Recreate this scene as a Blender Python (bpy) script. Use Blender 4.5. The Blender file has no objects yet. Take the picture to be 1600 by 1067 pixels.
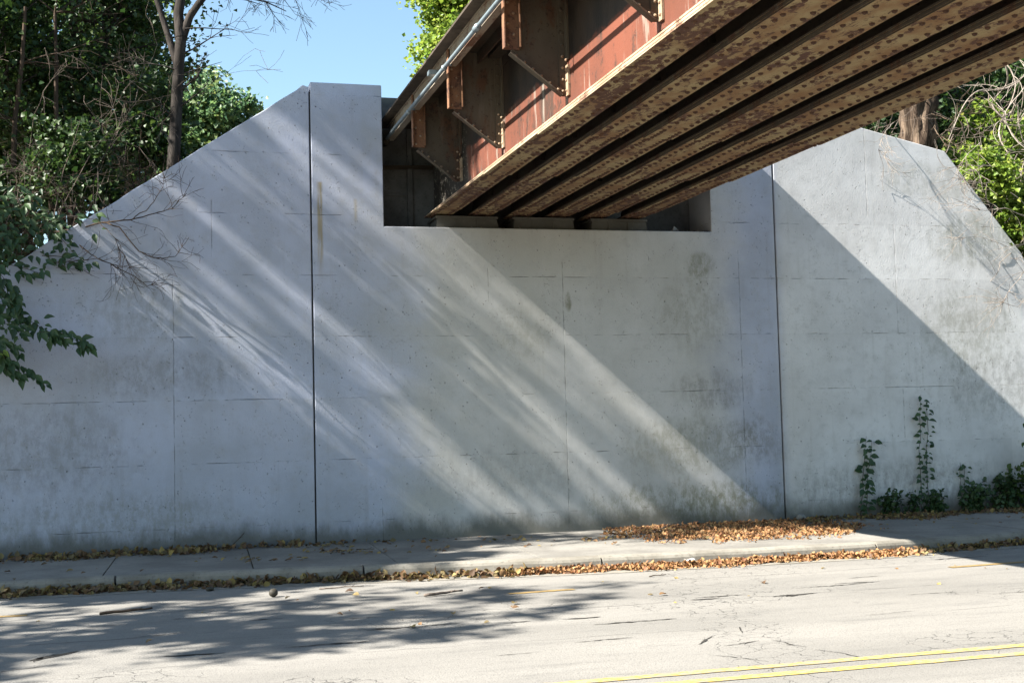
import bpy, math, random
import numpy as np
from mathutils import Vector, Matrix, noise as mnoise
random.seed(7); RG = np.random.default_rng(11)
C = bpy.context.scene.collection
sc = bpy.context.scene

# ---------------------------------------------------------------- camera
F, YAW, PITCH, ROLL = 2018.7, .2753, .0631, -.0254
cam = bpy.data.cameras.new('camera'); co = bpy.data.objects.new('camera', cam); C.objects.link(co)
cy, sy, cp, sp = math.cos(YAW), math.sin(YAW), math.cos(PITCH), math.sin(PITCH)
f_ = Vector((sy*cp, cy*cp, sp)); r0 = Vector((cy, -sy, 0)); u0 = r0.cross(f_)
r_ = math.cos(ROLL)*r0 + math.sin(ROLL)*u0; u_ = -math.sin(ROLL)*r0 + math.cos(ROLL)*u0
mw = Matrix((r_, u_, -f_)).transposed().to_4x4(); mw.translation = Vector((0, -17.502, 1.7))
co.matrix_world = mw
cam.sensor_width = 36; cam.lens = F/1600*36; cam.clip_end = 2000; cam.clip_start = .05
sc.camera = co
# ---------------------------------------------------------------- sky + sun
S = Vector((-1, -.13, .875)).normalized()           # towards the sun
el = math.asin(S.z); az = math.atan2(S.x, S.y)
w = bpy.data.worlds.new('World'); sc.world = w; w.use_nodes = True
nt = w.node_tree; bg = nt.nodes['Background']
sky = nt.nodes.new('ShaderNodeTexSky'); sky.sky_type = 'NISHITA'; sky.sun_disc = False
sky.sun_elevation = el; sky.sun_rotation = az; sky.air_density = 1.1; sky.dust_density = .6; sky.ozone_density = .9
tint = nt.nodes.new('ShaderNodeMix'); tint.data_type = 'RGBA'; tint.blend_type = 'MULTIPLY'; tint.inputs[0].default_value = 1
tint.inputs[7].default_value = (1.0, 1.08, 1.05, 1); nt.links.new(sky.outputs[0], tint.inputs[6]); nt.links.new(tint.outputs[2], bg.inputs[0]); bg.inputs[1].default_value = .05
sl = bpy.data.lights.new('sun', 'SUN'); sl.energy = 5; sl.angle = math.radians(.53); sl.color = (1, .95, .87)
so = bpy.data.objects.new('sun', sl); C.objects.link(so)
so.rotation_euler = (-S).to_track_quat('-Z', 'Y').to_euler(); so.location = (-20, -5, 30)
sc.view_settings.view_transform = 'Standard'; sc.view_settings.look = 'None'
sc.view_settings.exposure = 2.25; sc.view_settings.gamma = 1
sc.render.resolution_x = 1024; sc.render.resolution_y = 682
sc.cycles.max_bounces = 8; sc.cycles.diffuse_bounces = 5

# ---------------------------------------------------------------- node helpers
class G:
    """tiny shader graph builder"""
    def __init__(s, name):
        s.m = bpy.data.materials.new(name); s.m.use_nodes = True
        s.t = s.m.node_tree; s.b = s.t.nodes['Principled BSDF']; s.out = s.t.nodes['Material Output']
        s.geo = s.t.nodes.new('ShaderNodeNewGeometry'); s.P = s.geo.outputs['Position']
        x = s.t.nodes.new('ShaderNodeSeparateXYZ'); s.t.links.new(s.P, x.inputs[0])
        s.X, s.Y, s.Z = x.outputs
    def put(s, inp, v):
        if isinstance(v, (int, float)): inp.default_value = v
        elif isinstance(v, tuple): inp.default_value = (*v, 1)[:len(inp.default_value)] if len(v) == 3 else v
        else: s.t.links.new(v, inp)
    def M(s, op, a, b=0., c=0.):
        n = s.t.nodes.new('ShaderNodeMath'); n.operation = op
        s.put(n.inputs[0], a); s.put(n.inputs[1], b); s.put(n.inputs[2], c); return n.outputs[0]
    def vec(s, x, y, z):
        n = s.t.nodes.new('ShaderNodeCombineXYZ'); s.put(n.inputs[0], x); s.put(n.inputs[1], y); s.put(n.inputs[2], z); return n.outputs[0]
    def scaled(s, kx, ky, kz):
        n = s.t.nodes.new('ShaderNodeVectorMath'); n.operation = 'MULTIPLY'
        s.t.links.new(s.P, n.inputs[0]); n.inputs[1].default_value = (kx, ky, kz); return n.outputs[0]
    def noise(s, sc_, det=4, rough=.55, v=None, dist=0.):
        n = s.t.nodes.new('ShaderNodeTexNoise'); s.put(n.inputs['Vector'], v or s.P)
        n.inputs['Scale'].default_value = sc_; n.inputs['Detail'].default_value = det
        n.inputs['Roughness'].default_value = rough; n.inputs['Distortion'].default_value = dist; return n.outputs[0]
    def voro(s, sc_, v=None, feat='F1', rnd=1.):
        n = s.t.nodes.new('ShaderNodeTexVoronoi'); n.feature = feat; s.put(n.inputs['Vector'], v or s.P)
        n.inputs['Scale'].default_value = sc_; n.inputs['Randomness'].default_value = rnd; return n.outputs['Distance']
    def step(s, v, a, b, x=0., y=1.):
        n = s.t.nodes.new('ShaderNodeMapRange'); n.interpolation_type = 'SMOOTHSTEP'
        for i, q in enumerate((v, a, b, x, y)): s.put(n.inputs[i], q)
        return n.outputs[0]
    def mix(s, f, a, b, mode='MIX'):
        n = s.t.nodes.new('ShaderNodeMix'); n.data_type = 'RGBA'; n.blend_type = mode
        s.put(n.inputs[0], f); s.put(n.inputs[6], a); s.put(n.inputs[7], b); return n.outputs[2]
    def bump(s, h, strength=.3, dist=.01):
        n = s.t.nodes.new('ShaderNodeBump'); s.put(n.inputs['Height'], h)
        n.inputs['Strength'].default_value = strength; n.inputs['Distance'].default_value = dist
        s.t.links.new(n.outputs[0], s.b.inputs['Normal'])
    def fin(s, col, rough=.85, spec=.3, metal=0.):
        s.put(s.b.inputs['Base Color'], col); s.put(s.b.inputs['Roughness'], rough)
        s.b.inputs['Specular IOR Level'].default_value = spec; s.b.inputs['Metallic'].default_value = metal
        return s.m
    def near(s, v, c, wd, soft):     # 1 where |v-c|<wd
        return s.step(s.M('ABSOLUTE', s.M('SUBTRACT', v, c)), wd+soft, wd-soft if wd > soft else 0.)
    def blob(s, cx, cz, rx, rz, j=None, amp=.6):
        dx = s.M('DIVIDE', s.M('SUBTRACT', s.X, cx), rx); dz = s.M('DIVIDE', s.M('SUBTRACT', s.Z, cz), rz)
        d = s.M('ADD', s.M('MULTIPLY', dx, dx), s.M('MULTIPLY', dz, dz))
        if j is not None: d = s.M('ADD', d, s.M('MULTIPLY', s.M('SUBTRACT', j, .5), amp*4))
        return s.step(d, 1.15, .15)

def concrete_wall():
    g = G('painted_concrete')
    n1 = g.noise(.9, 5, .6); n2 = g.noise(6, 6, .65); n3 = g.noise(38, 4, .6); n4 = g.noise(2.6, 6, .7, g.scaled(1, 1, .45))
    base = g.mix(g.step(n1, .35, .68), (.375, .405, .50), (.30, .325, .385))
    base = g.mix(g.step(g.M('ADD', g.X, g.M('MULTIPLY', n2, .1)), 9.05, 9.3), base, g.mix(g.step(n1, .35, .68), (.60, .60, .595), (.50, .495, .485)))  # right wing's sunlight put into a paler base; left keeps bluish paint
    # bare greyer band under the bridge seat
    cen = g.M('MULTIPLY', g.step(g.M('ADD', g.X, g.M('MULTIPLY', g.M('SUBTRACT', n1, .5), 2.2)), 2.7, 4.3), g.step(g.M('ADD', g.X, g.M('MULTIPLY', n1, 1.4)), 9.4, 8.4))
    base = g.mix(g.M('MULTIPLY', cen, .85), base, g.mix(g.step(n1, .35, .65), (.475, .465, .435), (.405, .395, .36)))
    base = g.mix(g.step(n2, .45, .75, 0, .35), base, (.30, .30, .29))
    # each pour of the formwork a slightly different tone
    lift = g.M('FLOOR', g.M('DIVIDE', g.M('SUBTRACT', g.Z, .44), .832)); sec = g.M('FLOOR', g.M('DIVIDE', g.M('SUBTRACT', g.X, .32), 2.55))
    wn = g.t.nodes.new('ShaderNodeTexWhiteNoise'); wn.noise_dimensions = '2D'; g.t.links.new(g.vec(lift, sec, 0.), wn.inputs['Vector'])
    base = g.mix(g.M('MULTIPLY', wn.outputs['Value'], .22), base, (.30, .30, .30))
    # cloudy dirt
    dirt = g.step(g.noise(1.7, 7, .72, dist=.4), .52, .74)
    speck = g.step(g.noise(24, 5, .75), .5, .64)
    spk = g.M('MULTIPLY', dirt, speck)
    base = g.mix(g.M('MULTIPLY', spk, .55), base, (.17, .165, .14))
    # vertical run-off streaks
    vs = g.step(g.noise(5, 5, .6, g.scaled(1.6, 1, .12)), .55, .78)
    base = g.mix(g.M('MULTIPLY', vs, .22), base, (.22, .205, .165))
    j = n4; msk = g.noise(9, 9, .78, g.scaled(1, 1, .55))
    green = (.13, .13, .075); dark = (.11, .105, .085)
    for cx, cz, rx, rz, a, colr in ((7.4, .42, 1.7, .42, .6, green), (8.35, .35, 1.1, .5, .5, green), (7.7, 1.3, 1.25, .5, .42, green), (8.75, 1.35, .5, .42, .4, dark),
                              (7.85, 3.95, .3, .22, .6, green), (7.75, 3.3, .6, .75, .3, green), (5.79, 3.4, .06, .16, .7, green), (8.0, 2.1, .7, .35, .4, dark),
                              (-.1, 3.3, .9, .55, .35, green), (.3, 2.45, 1.3, .35, .35, dark), (-1.2, 1.5, 1.2, .7, .35, dark), (12.4, 3.0, 1.0, .8, .4, green), (12.9, 2.1, 1.2, .6, .4, dark),
                              (12.6, 4.4, .9, .5, .5, green), (11.9, 5.3, 1.2, .35, .3, green), (4.9, .95, 1.6, .5, .2, dark), (5.1, 3.0, .5, .5, .25, green), (11.2, .55, 2.4, .5, .45, dark), (-.4, .5, 1.9, .5, .4, green)):
        base = g.mix(g.M('MULTIPLY', g.M('MULTIPLY', g.blob(cx, cz, rx, rz, j), g.step(msk, .40, .60, .15, 1.)), a), base, colr)
    # ochre leak stains
    ls = g.M('MULTIPLY', g.near(g.M('ADD', g.X, g.M('MULTIPLY', n2, .03)), 2.285, .035, .02), g.M('MULTIPLY', g.step(g.Z, 3.6, 4.3), g.step(g.Z, 5.07, 5.03)))
    base = g.mix(g.M('MULTIPLY', ls, g.step(g.noise(30, 3, .5, g.scaled(1, 1, .1)), .3, .6, .2, .8)), base, (.25, .20, .10))
    ls2 = g.M('MULTIPLY', g.near(g.X, 2.76, .02, .02), g.M('MULTIPLY', g.step(g.Z, 4.45, 4.6), g.step(g.Z, 4.85, 4.8)))
    base = g.mix(g.M('MULTIPLY', ls2, .5), base, (.26, .22, .13))
    # dark splash band at the foot and at the ledge
    foot = g.step(g.M('ADD', g.Z, g.M('MULTIPLY', n4, -.55)), .26, -.06)
    base = g.mix(g.M('MULTIPLY', foot, .85), base, (.075, .075, .06))
    # board lines: interrupted horizontal seams and vertical seams
    zz = g.M('ADD', g.Z, g.M('MULTIPLY', g.noise(2.5, 3, .5), .02))
    fr = g.M('ABSOLUTE', g.M('SUBTRACT', g.M('FRACT', g.M('ADD', g.M('DIVIDE', g.M('SUBTRACT', zz, .45), .832), .5)), .5))
    seam = g.M('MULTIPLY', g.step(fr, .009, .003), g.step(g.noise(1.7, 6, .75, g.scaled(1, 1, 6)), .5, .64))
    vlines = None
    for vx, z0, z1 in ((.325, 0., 3.8), (.83, 4., 4.8), (3.06, .1, .7), (5.72, 0., 4.0), (7.05, 4., 4.1), (8.48, .1, 4.2), (10.68, 4.7, 6.2), (11.13, 2.9, 4.64), (11.17, 1.3, 2.1), (4.62, 3.4, 3.9)):
        q = g.M('MULTIPLY', g.near(g.M('ADD', g.X, g.M('MULTIPLY', n4, .02)), vx+.01, .004, .003), g.M('MULTIPLY', g.step(g.Z, z0, z0+.05), g.step(g.Z, z1, z1-.05)))
        vlines = q if vlines is None else g.M('MAXIMUM', vlines, q)
    lines = g.M('MAXIMUM', seam, g.M('MULTIPLY', vlines, g.step(n2, .42, .56, .08, .8)))
    base = g.mix(g.M('MULTIPLY', lines, .45), base, (.12, .12, .105))
    # bug holes and spalls
    pitm = g.step(g.noise(1.1, 4, .6), .42, .6)
    vp = g.voro(9, rnd=1.); pits = g.M('MULTIPLY', g.step(vp, .10, .05), pitm)
    vp2 = g.voro(26); pits2 = g.M('MULTIPLY', g.step(vp2, .17, .08), g.step(g.noise(3, 3, .6), .5, .62))
    vp3 = g.voro(3.1); pits3 = g.M('MULTIPLY', g.step(g.M('ADD', vp3, g.M('MULTIPLY', n3, .03)), .045, .03), 1.)
    pt = g.M('MAXIMUM', g.M('MAXIMUM', pits, pits2), pits3)
    base = g.mix(g.M('MULTIPLY', pt, .55), base, (.13, .125, .11))
    h = g.M('ADD', g.M('MULTIPLY', n2, .10), g.M('ADD', g.M('MULTIPLY', n3, .12), g.M('MULTIPLY', n1, .35)))
    h = g.M('ADD', h, g.M('MULTIPLY', g.noise(85, 3, .6), .09)); h = g.M('SUBTRACT', h, g.M('MULTIPLY', pt, 1.5)); h = g.M('SUBTRACT', h, g.M('MULTIPLY', lines, .8))
    g.bump(h, .75, .028)
    return g.fin(base, .9, .25)

def plain_concrete(name, c1, c2, c3=(.1, .1, .09), sc_=1.2):
    g = G(name); n1 = g.noise(sc_, 6, .65); n2 = g.noise(22, 5, .7)
    b = g.mix(g.step(n1, .35, .65), c1, c2); b = g.mix(g.step(n2, .52, .72, 0, .6), b, c3)
    g.bump(g.M('ADD', n1, g.M('MULTIPLY', n2, .5)), .4, .01); return g.fin(b, .92, .2)

def asphalt():
    g = G('worn_asphalt')
    n1 = g.noise(.5, 5, .6, g.scaled(.35, 1.6, 1)); n2 = g.noise(1.3, 6, .7, g.scaled(.5, 2.2, 1)); n3 = g.noise(120, 3, .7); n4 = g.noise(9, 5, .7, g.scaled(.6, 1.6, 1))
    b = g.mix(g.step(n1, .3, .7), (.20, .19, .172), (.15, .143, .13))
    b = g.mix(g.step(n2, .5, .72, 0, .5), b, (.10, .096, .09))
    b = g.mix(g.step(n4, .56, .72, 0, .45), b, (.085, .08, .075))
    vo = g.voro(75); b = g.mix(g.step(vo, .35, .15, 0, .5), b, (.055, .053, .05)); b = g.mix(g.step(n3, .56, .72, 0, .5), b, (.27, .26, .235))
    # seams running with the lanes
    yy = g.M('ADD', g.Y, g.M('MULTIPLY', g.noise(.8, 4, .6), .25))
    sm = g.M('MULTIPLY', g.M('MAXIMUM', g.near(yy, -6.05, .012, .01), g.M('MAXIMUM', g.near(yy, -4.55, .010, .01), g.near(yy, -7.55, .006, .006))), g.step(g.noise(.9, 5, .7), .42, .6))
    # crazing in patches
    cr = g.t.nodes.new('ShaderNodeTexVoronoi'); cr.feature = 'DISTANCE_TO_EDGE'; cr.inputs['Scale'].default_value = 4.5
    off = g.t.nodes.new('ShaderNodeVectorMath'); off.operation = 'ADD'; g.t.links.new(g.P, off.inputs[0])
    nn = g.t.nodes.new('ShaderNodeTexNoise'); nn.inputs['Scale'].default_value = 6; nn.inputs['Detail'].default_value = 4; g.t.links.new(g.P, nn.inputs['Vector'])
    ms = g.t.nodes.new('ShaderNodeVectorMath'); ms.operation = 'SCALE'; ms.inputs['Scale'].default_value = .22; g.t.links.new(nn.outputs['Color'], ms.inputs[0])
    g.t.links.new(ms.outputs[0], off.inputs[1]); g.t.links.new(off.outputs[0], cr.inputs['Vector'])
    zone = g.M('MAXIMUM', g.step(g.M('ABSOLUTE', g.M('SUBTRACT', g.M('ADD', g.X, g.M('MULTIPLY', g.noise(1.5, 3), .8)), g.M('ADD', 4.95, g.M('MULTIPLY', g.M('ADD', g.Y, 8.), .28)))), .45, .2), g.step(g.noise(.42, 3, .5), .54, .62))
    ck = g.M('MULTIPLY', g.step(cr.outputs['Distance'], .022, .004), zone)
    lin = g.M('MAXIMUM', sm, ck)
    b = g.mix(g.M('MULTIPLY', lin, .75), b, (.03, .028, .026))
    b = g.mix(g.M('MULTIPLY', g.step(g.noise(55, 2, .5), .60, .68), .55), b, (.05, .048, .045))
    h = g.M('SUBTRACT', g.M('ADD', g.M('MULTIPLY', vo, .5), g.M('ADD', g.M('MULTIPLY', n3, .4), g.M('MULTIPLY', n4, .9))), g.M('MULTIPLY', lin, 1.2))
    g.bump(h, .5, .008); return g.fin(b, .88, .25)

def rusty(name, paint, paint2, rust, dark, lo=.48, hi=.6, sc_=3.5, stretch=(1, .45, 1), rough=.75, runs=0., topshade=False):
    g = G(name); v = g.scaled(*stretch)
    n1 = g.noise(sc_, 8, .72, v, .3); n2 = g.noise(sc_*.35, 4, .6, v); n3 = g.noise(sc_*6, 5, .7)
    b = g.mix(g.step(n2, .35, .65), paint, paint2)
    b = g.mix(g.step(g.M('ADD', n1, g.M('MULTIPLY', g.M('SUBTRACT', g.noise(.8, 3, .6), .5), .45)), lo, hi), b, rust)
    b = g.mix(g.step(g.M('ADD', n3, g.M('MULTIPLY', n1, .6)), .86, .98, 0, .9), b, dark)
    if runs:
        b = g.mix(g.M('MULTIPLY', g.step(g.noise(9, 5, .6, g.scaled(1, 1, .12)), .56, .66), runs), b, (.26, .24, .20))
    if topshade: b = g.mix(g.step(g.M('ADD', g.Z, g.M('MULTIPLY', g.M('SUBTRACT', g.noise(2.2, 5, .7), .5), .3)), 5.22, 5.27), b, g.mix(g.step(n1, .42, .6), (.032, .022, .016), (.014, .010, .008))); b = g.mix(g.step(g.M('ADD', g.Y, g.M('MULTIPLY', n1, .5)), -1.35, -1.1), b, g.mix(g.step(n3, .58, .62), (.02, .017, .014), (.3, .27, .22)))  # walkway shade painted into upper web; dark with pale flakes near abutment
    g.bump(g.M('ADD', n3, n1), .5, .006); return g.fin(b, rough, .35)

def foliage(name, cols, trans=.3, rough=.5, twig=False):
    g = G(name); t = g.t
    r = t.nodes.new('ShaderNodeValToRGB'); e = r.color_ramp.elements
    while len(e) < len(cols): e.new(.5)
    for i, c in enumerate(cols): e[i].position = i/(len(cols)-1); e[i].color = (*c, 1)
    t.links.new(g.geo.outputs['Random Per Island'], r.inputs[0])
    g.fin(r.outputs[0], rough, .4)
    if trans:
        tr = t.nodes.new('ShaderNodeBsdfTranslucent')
        hs = t.nodes.new('ShaderNodeHueSaturation'); hs.inputs['Value'].default_value = 1.5; hs.inputs['Hue'].default_value = .49
        t.links.new(r.outputs[0], hs.inputs['Color']); t.links.new(hs.outputs[0], tr.inputs[0])
        mx = t.nodes.new('ShaderNodeMixShader'); mx.inputs[0].default_value = trans
        t.links.new(g.b.outputs[0], mx.inputs[1]); t.links.new(tr.outputs[0], mx.inputs[2]); t.links.new(mx.outputs[0], g.out.inputs[0])
    return g.m

def barkm(name, c1, c2, sc_=14, depth=.02):
    g = G(name); n = g.noise(sc_, 6, .7, g.scaled(1, 1, .18), .5); n2 = g.noise(3, 4)
    b = g.mix(g.step(n, .4, .62), c2, c1); b = g.mix(g.step(n2, .5, .7, 0, .4), b, c2)
    g.bump(n, .8, depth); return g.fin(b, .95, .15)

def plain(name, col, rough=.6, spec=.4, metal=0., var=.25, sc_=8):
    g = G(name); n = g.noise(sc_, 5, .65)
    return g.fin(g.mix(g.step(n, .4, .7, 0, 1.), col, tuple(c*(1-var) for c in col)), rough, spec, metal)

def worn_paint():
    g = G('yellow_road_paint'); n = g.noise(30, 6, .75, g.scaled(.5, 1, 1)); n2 = g.noise(2, 4)
    b = g.mix(g.step(n2, .35, .7), (.36, .27, .065), (.30, .215, .06))
    return g.fin(g.mix(g.step(g.M('ADD', n, g.M('MULTIPLY', n2, .25)), .57, .68), b, (.20, .18, .14)), .85, .2)

MT = dict(
    wall=concrete_wall(),
    back=plain_concrete('dark_concrete', (.13, .125, .115), (.07, .066, .06), (.035, .033, .03)),  # darker, brownish concrete for the back wall
    joint=plain('joint_filler', (.05, .045, .035), .9),
    walk=plain_concrete('sidewalk_concrete', (.20, .19, .17), (.14, .132, .118), (.07, .066, .058)),
    curb=plain_concrete('curb_concrete', (.22, .205, .175), (.15, .138, .115), (.065, .058, .046), 2.5),
    pad=plain_concrete('pedestal_concrete', (.11, .105, .09), (.07, .065, .055)),
    road=asphalt(),
    crack=plain('crack_dark', (.045, .042, .038), .95, .1, 0., .4, 20),
    yellow=worn_paint(),
    faded=plain('faded_yellow_paint', (.24, .16, .06), .8, .3, 0., .4, 10),
    soil=plain_concrete('leafy_soil', (.085, .065, .04), (.05, .04, .028), (.12, .085, .04), 3),
    flange=rusty('flange_paint', (.27, .205, .105), (.19, .105, .045), (.08, .034, .019), (.04, .02, .013), .515, .575, 12, (1, .5, 1), .8),
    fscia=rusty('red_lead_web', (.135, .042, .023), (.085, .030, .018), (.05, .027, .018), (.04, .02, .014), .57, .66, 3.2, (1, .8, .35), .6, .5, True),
    edge=rusty('lit_steel_edge', (.32, .25, .17), (.24, .15, .09), (.12, .06, .035), (.12, .06, .04), .56, .68, 6),  # pale steel with sunlight mixed into its tone
    brown=rusty('brown_steel', (.085, .068, .046), (.06, .046, .033), (.08, .04, .022), (.035, .022, .016), .5, .62, 4, (1, 1, .5), .75, .12),
    orange=rusty('rusty_post', (.20, .10, .05), (.13, .062, .036), (.07, .033, .021), (.05, .024, .017), .52, .62, 9, (1, 1, 1)),
    chan=rusty('pale_channel_paint', (.27, .235, .185), (.21, .165, .12), (.12, .06, .035), (.12, .06, .04), .55, .66, 6, (1, .5, 1.4)),
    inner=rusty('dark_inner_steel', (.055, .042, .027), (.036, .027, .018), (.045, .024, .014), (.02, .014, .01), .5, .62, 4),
    rivetm=rusty('rivet_rust', (.075, .04, .024), (.06, .03, .019), (.10, .045, .024), (.05, .025, .018), .5, .65, 20, (1, 1, 1)),
    deck=plain('deck_timber', (.07, .055, .042), .85, .2, 0., .5, 6),
    pipe=plain('galvanised_pipe', (.20, .245, .27), .42, .5, .35, .2, 5),
    bark=barkm('grey_bark', (.046, .039, .034), (.020, .017, .015)),
    barkp=barkm('deep_furrowed_bark', (.15, .11, .078), (.035, .024, .017), 8, .09),
    twig=barkm('bare_twig_bark', (.16, .13, .11), (.09, .07, .056), 20, .005),
    twigd=barkm('brown_twig_bark', (.075, .053, .038), (.038, .027, .02), 20, .005),
    pale=barkm('bleached_twig_bark', (.30, .26, .22), (.17, .14, .115), 20, .005),
    leafd=foliage('dark_leaves', ((.012, .032, .007), (.02, .05, .011), (.03, .065, .013), (.05, .088, .018), (.018, .04, .012))),
    leafm=foliage('mid_leaves', ((.018, .045, .009), (.03, .068, .013), (.05, .095, .018), (.08, .12, .025), (.028, .055, .013)), .4),
    leafy=foliage('bright_leaves', ((.08, .15, .018), (.13, .21, .026), (.20, .27, .038), (.10, .17, .024), (.25, .28, .055)), .45),
    leafb=foliage('bluish_leaves', ((.045, .10, .045), (.065, .14, .055), (.11, .18, .055), (.055, .11, .06), (.17, .21, .06)), .35),
    leafv=foliage('vine_leaves', ((.02, .05, .018), (.03, .065, .02), (.045, .085, .025), (.025, .05, .02)), .25),
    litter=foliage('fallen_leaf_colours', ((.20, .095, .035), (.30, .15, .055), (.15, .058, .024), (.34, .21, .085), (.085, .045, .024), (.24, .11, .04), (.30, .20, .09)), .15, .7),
    litterd=foliage('shaded_leaf_colours', ((.10, .06, .03), (.16, .09, .038), (.06, .035, .02), (.20, .15, .055), (.08, .06, .03), (.26, .19, .055)), .15, .7),  # duller leaf tones, shade put into the colour of the shaded drifts
    stone=plain_concrete('stone_grey', (.22, .21, .19), (.15, .145, .13), (.12, .11, .1), 9),
    nut=plain('walnut_husk', (.035, .03, .02), .7),
    paper=plain('scrap_paper', (.5, .49, .46), .8, .2, 0., .15),
)
MT['ballast'] = plain_concrete('ballast_grit', (.16, .145, .125), (.09, .08, .07), (.28, .26, .23), 30)

# ---------------------------------------------------------------- mesh helpers
class MB:
    def __init__(s): s.v = []; s.f = []; s.m = []
    def add(s, vs, fs, mi=0):
        o = len(s.v); s.v += [tuple(v) for v in vs]; s.f += [tuple(i+o for i in f) for f in fs]; s.m += [mi]*len(fs)
    def box(s, x0, x1, y0, y1, z0, z1, mi=0):
        s.add([(x, y, z) for z in (z0, z1) for y in (y0, y1) for x in (x0, x1)],
              [(0, 2, 3, 1), (4, 5, 7, 6), (0, 1, 5, 4), (2, 6, 7, 3), (0, 4, 6, 2), (1, 3, 7, 5)], mi)
    def prism(s, poly, y0, y1, mi=0):           # poly in x,z extruded along y
        n = len(poly); vs = [(x, y0, z) for x, z in poly]+[(x, y1, z) for x, z in poly]
        s.add(vs, [tuple(range(n)), tuple(range(2*n-1, n-1, -1))]+[(i, i+n, (i+1) % n+n, (i+1) % n) for i in range(n)], mi)
    def tube(s, pts, rad, n=6, cap=True, mi=0):
        pts = [Vector(p) for p in pts]; k = len(pts)
        if isinstance(rad, (int, float)): rad = [rad]*k
        o = len(s.v); up = Vector((.13, .31, .94))
        for i, p in enumerate(pts):
            d = (pts[min(i+1, k-1)]-pts[max(i-1, 0)])
            d = d.normalized() if d.length > 1e-9 else Vector((0, 0, 1))
            a = d.cross(up)
            if a.length < .1: a = d.cross(Vector((1, 0, 0)))
            a.normalize(); b = d.cross(a)
            for j in range(n):
                t = 2*math.pi*j/n; s.v.append(tuple(p+(a*math.cos(t)+b*math.sin(t))*rad[i]))
        for i in range(k-1):
            for j in range(n): s.f.append((o+i*n+j, o+i*n+(j+1) % n, o+(i+1)*n+(j+1) % n, o+(i+1)*n+j)); s.m.append(mi)
        if cap:
            s.f.append(tuple(o+j for j in range(n-1, -1, -1))); s.f.append(tuple(o+(k-1)*n+j for j in range(n))); s.m += [mi, mi]
    def rivet(s, p, nrm, r=.017, mi=0, n=6):
        nrm = Vector(nrm); a = nrm.orthogonal().normalized(); b = nrm.cross(a); p = Vector(p)-nrm*.002
        vs = []
        for rr, h in ((1, 0), (.75, .62)):
            for j in range(n):
                t = 2*math.pi*j/n; vs.append(p+(a*math.cos(t)+b*math.sin(t))*r*rr+nrm*h*r)
        vs.append(p+nrm*r*.95)
        s.add(vs, [(j, (j+1) % n, n+(j+1) % n, n+j) for j in range(n)]+[(n+j, n+(j+1) % n, 2*n) for j in range(n)], mi)
    def build(s, name, mats, parent=None, smooth=False):
        if not isinstance(mats, (list, tuple)): mats = [mats]
        me = bpy.data.meshes.new(name); me.from_pydata(s.v, [], s.f)
        for m in mats: me.materials.append(m)
        if any(s.m): me.polygons.foreach_set('material_index', s.m)
        if smooth: me.polygons.foreach_set('use_smooth', [True]*len(s.f))
        me.update(); o = bpy.data.objects.new(name, me); C.objects.link(o)
        if parent: o.parent = parent; o.matrix_parent_inverse = Matrix.Translation(-parent.location)
        return o

def empty(name, loc, label, cat, group=None):
    o = bpy.data.objects.new(name, None); C.objects.link(o); o.location = loc; o.empty_display_size = .2
    return tag(o, label, cat, group)
def tag(o, label=None, cat=None, group=None, kind=None):
    if label: o['label'] = label
    if cat: o['category'] = cat
    if group: o['group'] = group
    if kind: o['kind'] = kind
    return o

def leaf_mesh(name, pts, size, mat, parent=None, up=.5, jitter=.35, aspect=.5, nice=False, fold=.25, dirs=None, nrm=None):
    """many small folded leaves as one foliage mesh"""
    P = np.asarray(pts, float); n = len(P)
    sz = size*(1+jitter*(RG.random(n)*2-1))
    N = RG.normal(size=(n, 3)); N /= np.linalg.norm(N, axis=1)[:, None]; N = N*(1-up)+np.array([-.25, -.2, 1.])*up
    if nrm is not None: N = N*.35+np.asarray(nrm)
    N /= np.linalg.norm(N, axis=1)[:, None]
    D = RG.normal(size=(n, 3)) if dirs is None else np.asarray(dirs, float)+RG.normal(size=(n, 3))*.25
    D -= (D*N).sum(1)[:, None]*N; D /= np.linalg.norm(D, axis=1)[:, None]+1e-9
    W = np.cross(N, D)
    if nice: prof = ((0, 0, 0), (.22, .36, .10), (.45, .5, .16), (.72, .30, .10), (1, 0, -.12), (.72, -.30, .10), (.45, -.5, .16), (.22, -.36, .10)); mid = ((.45, 0, 0),)
    else: prof = ((0, 0, 0), (.42, .5, fold), (1, 0, -.05), (.42, -.5, fold)); mid = ()
    cols = []
    for a, b, c in prof+mid: cols.append(P+D*(a*sz)[:, None]+W*(b*2*aspect*sz)[:, None]+N*(c*sz)[:, None])
    k = len(cols); V = np.stack(cols, 1).reshape(-1, 3)
    if nice:
        tri = [(8, i, (i+1) % 8) for i in range(8)]
    else: tri = [(0, 1, 2), (0, 2, 3)]
    Fc = (np.arange(n)[:, None, None]*k+np.array(tri)[None]).reshape(-1, 3)
    me = bpy.data.meshes.new(name); me.vertices.add(len(V)); me.vertices.foreach_set('co', V.ravel())
    me.loops.add(Fc.size); me.loops.foreach_set('vertex_index', Fc.ravel().astype(np.int32))
    me.polygons.add(len(Fc)); me.polygons.foreach_set('loop_start', np.arange(0, Fc.size, 3, dtype=np.int32)); me.polygons.foreach_set('loop_total', np.full(len(Fc), 3, np.int32))
    me.materials.append(mat); me.update(calc_edges=True); me.validate()
    o = bpy.data.objects.new(name, me); C.objects.link(o)
    if parent: o.parent = parent; o.matrix_parent_inverse = Matrix.Translation(-parent.location)
    return o

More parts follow.
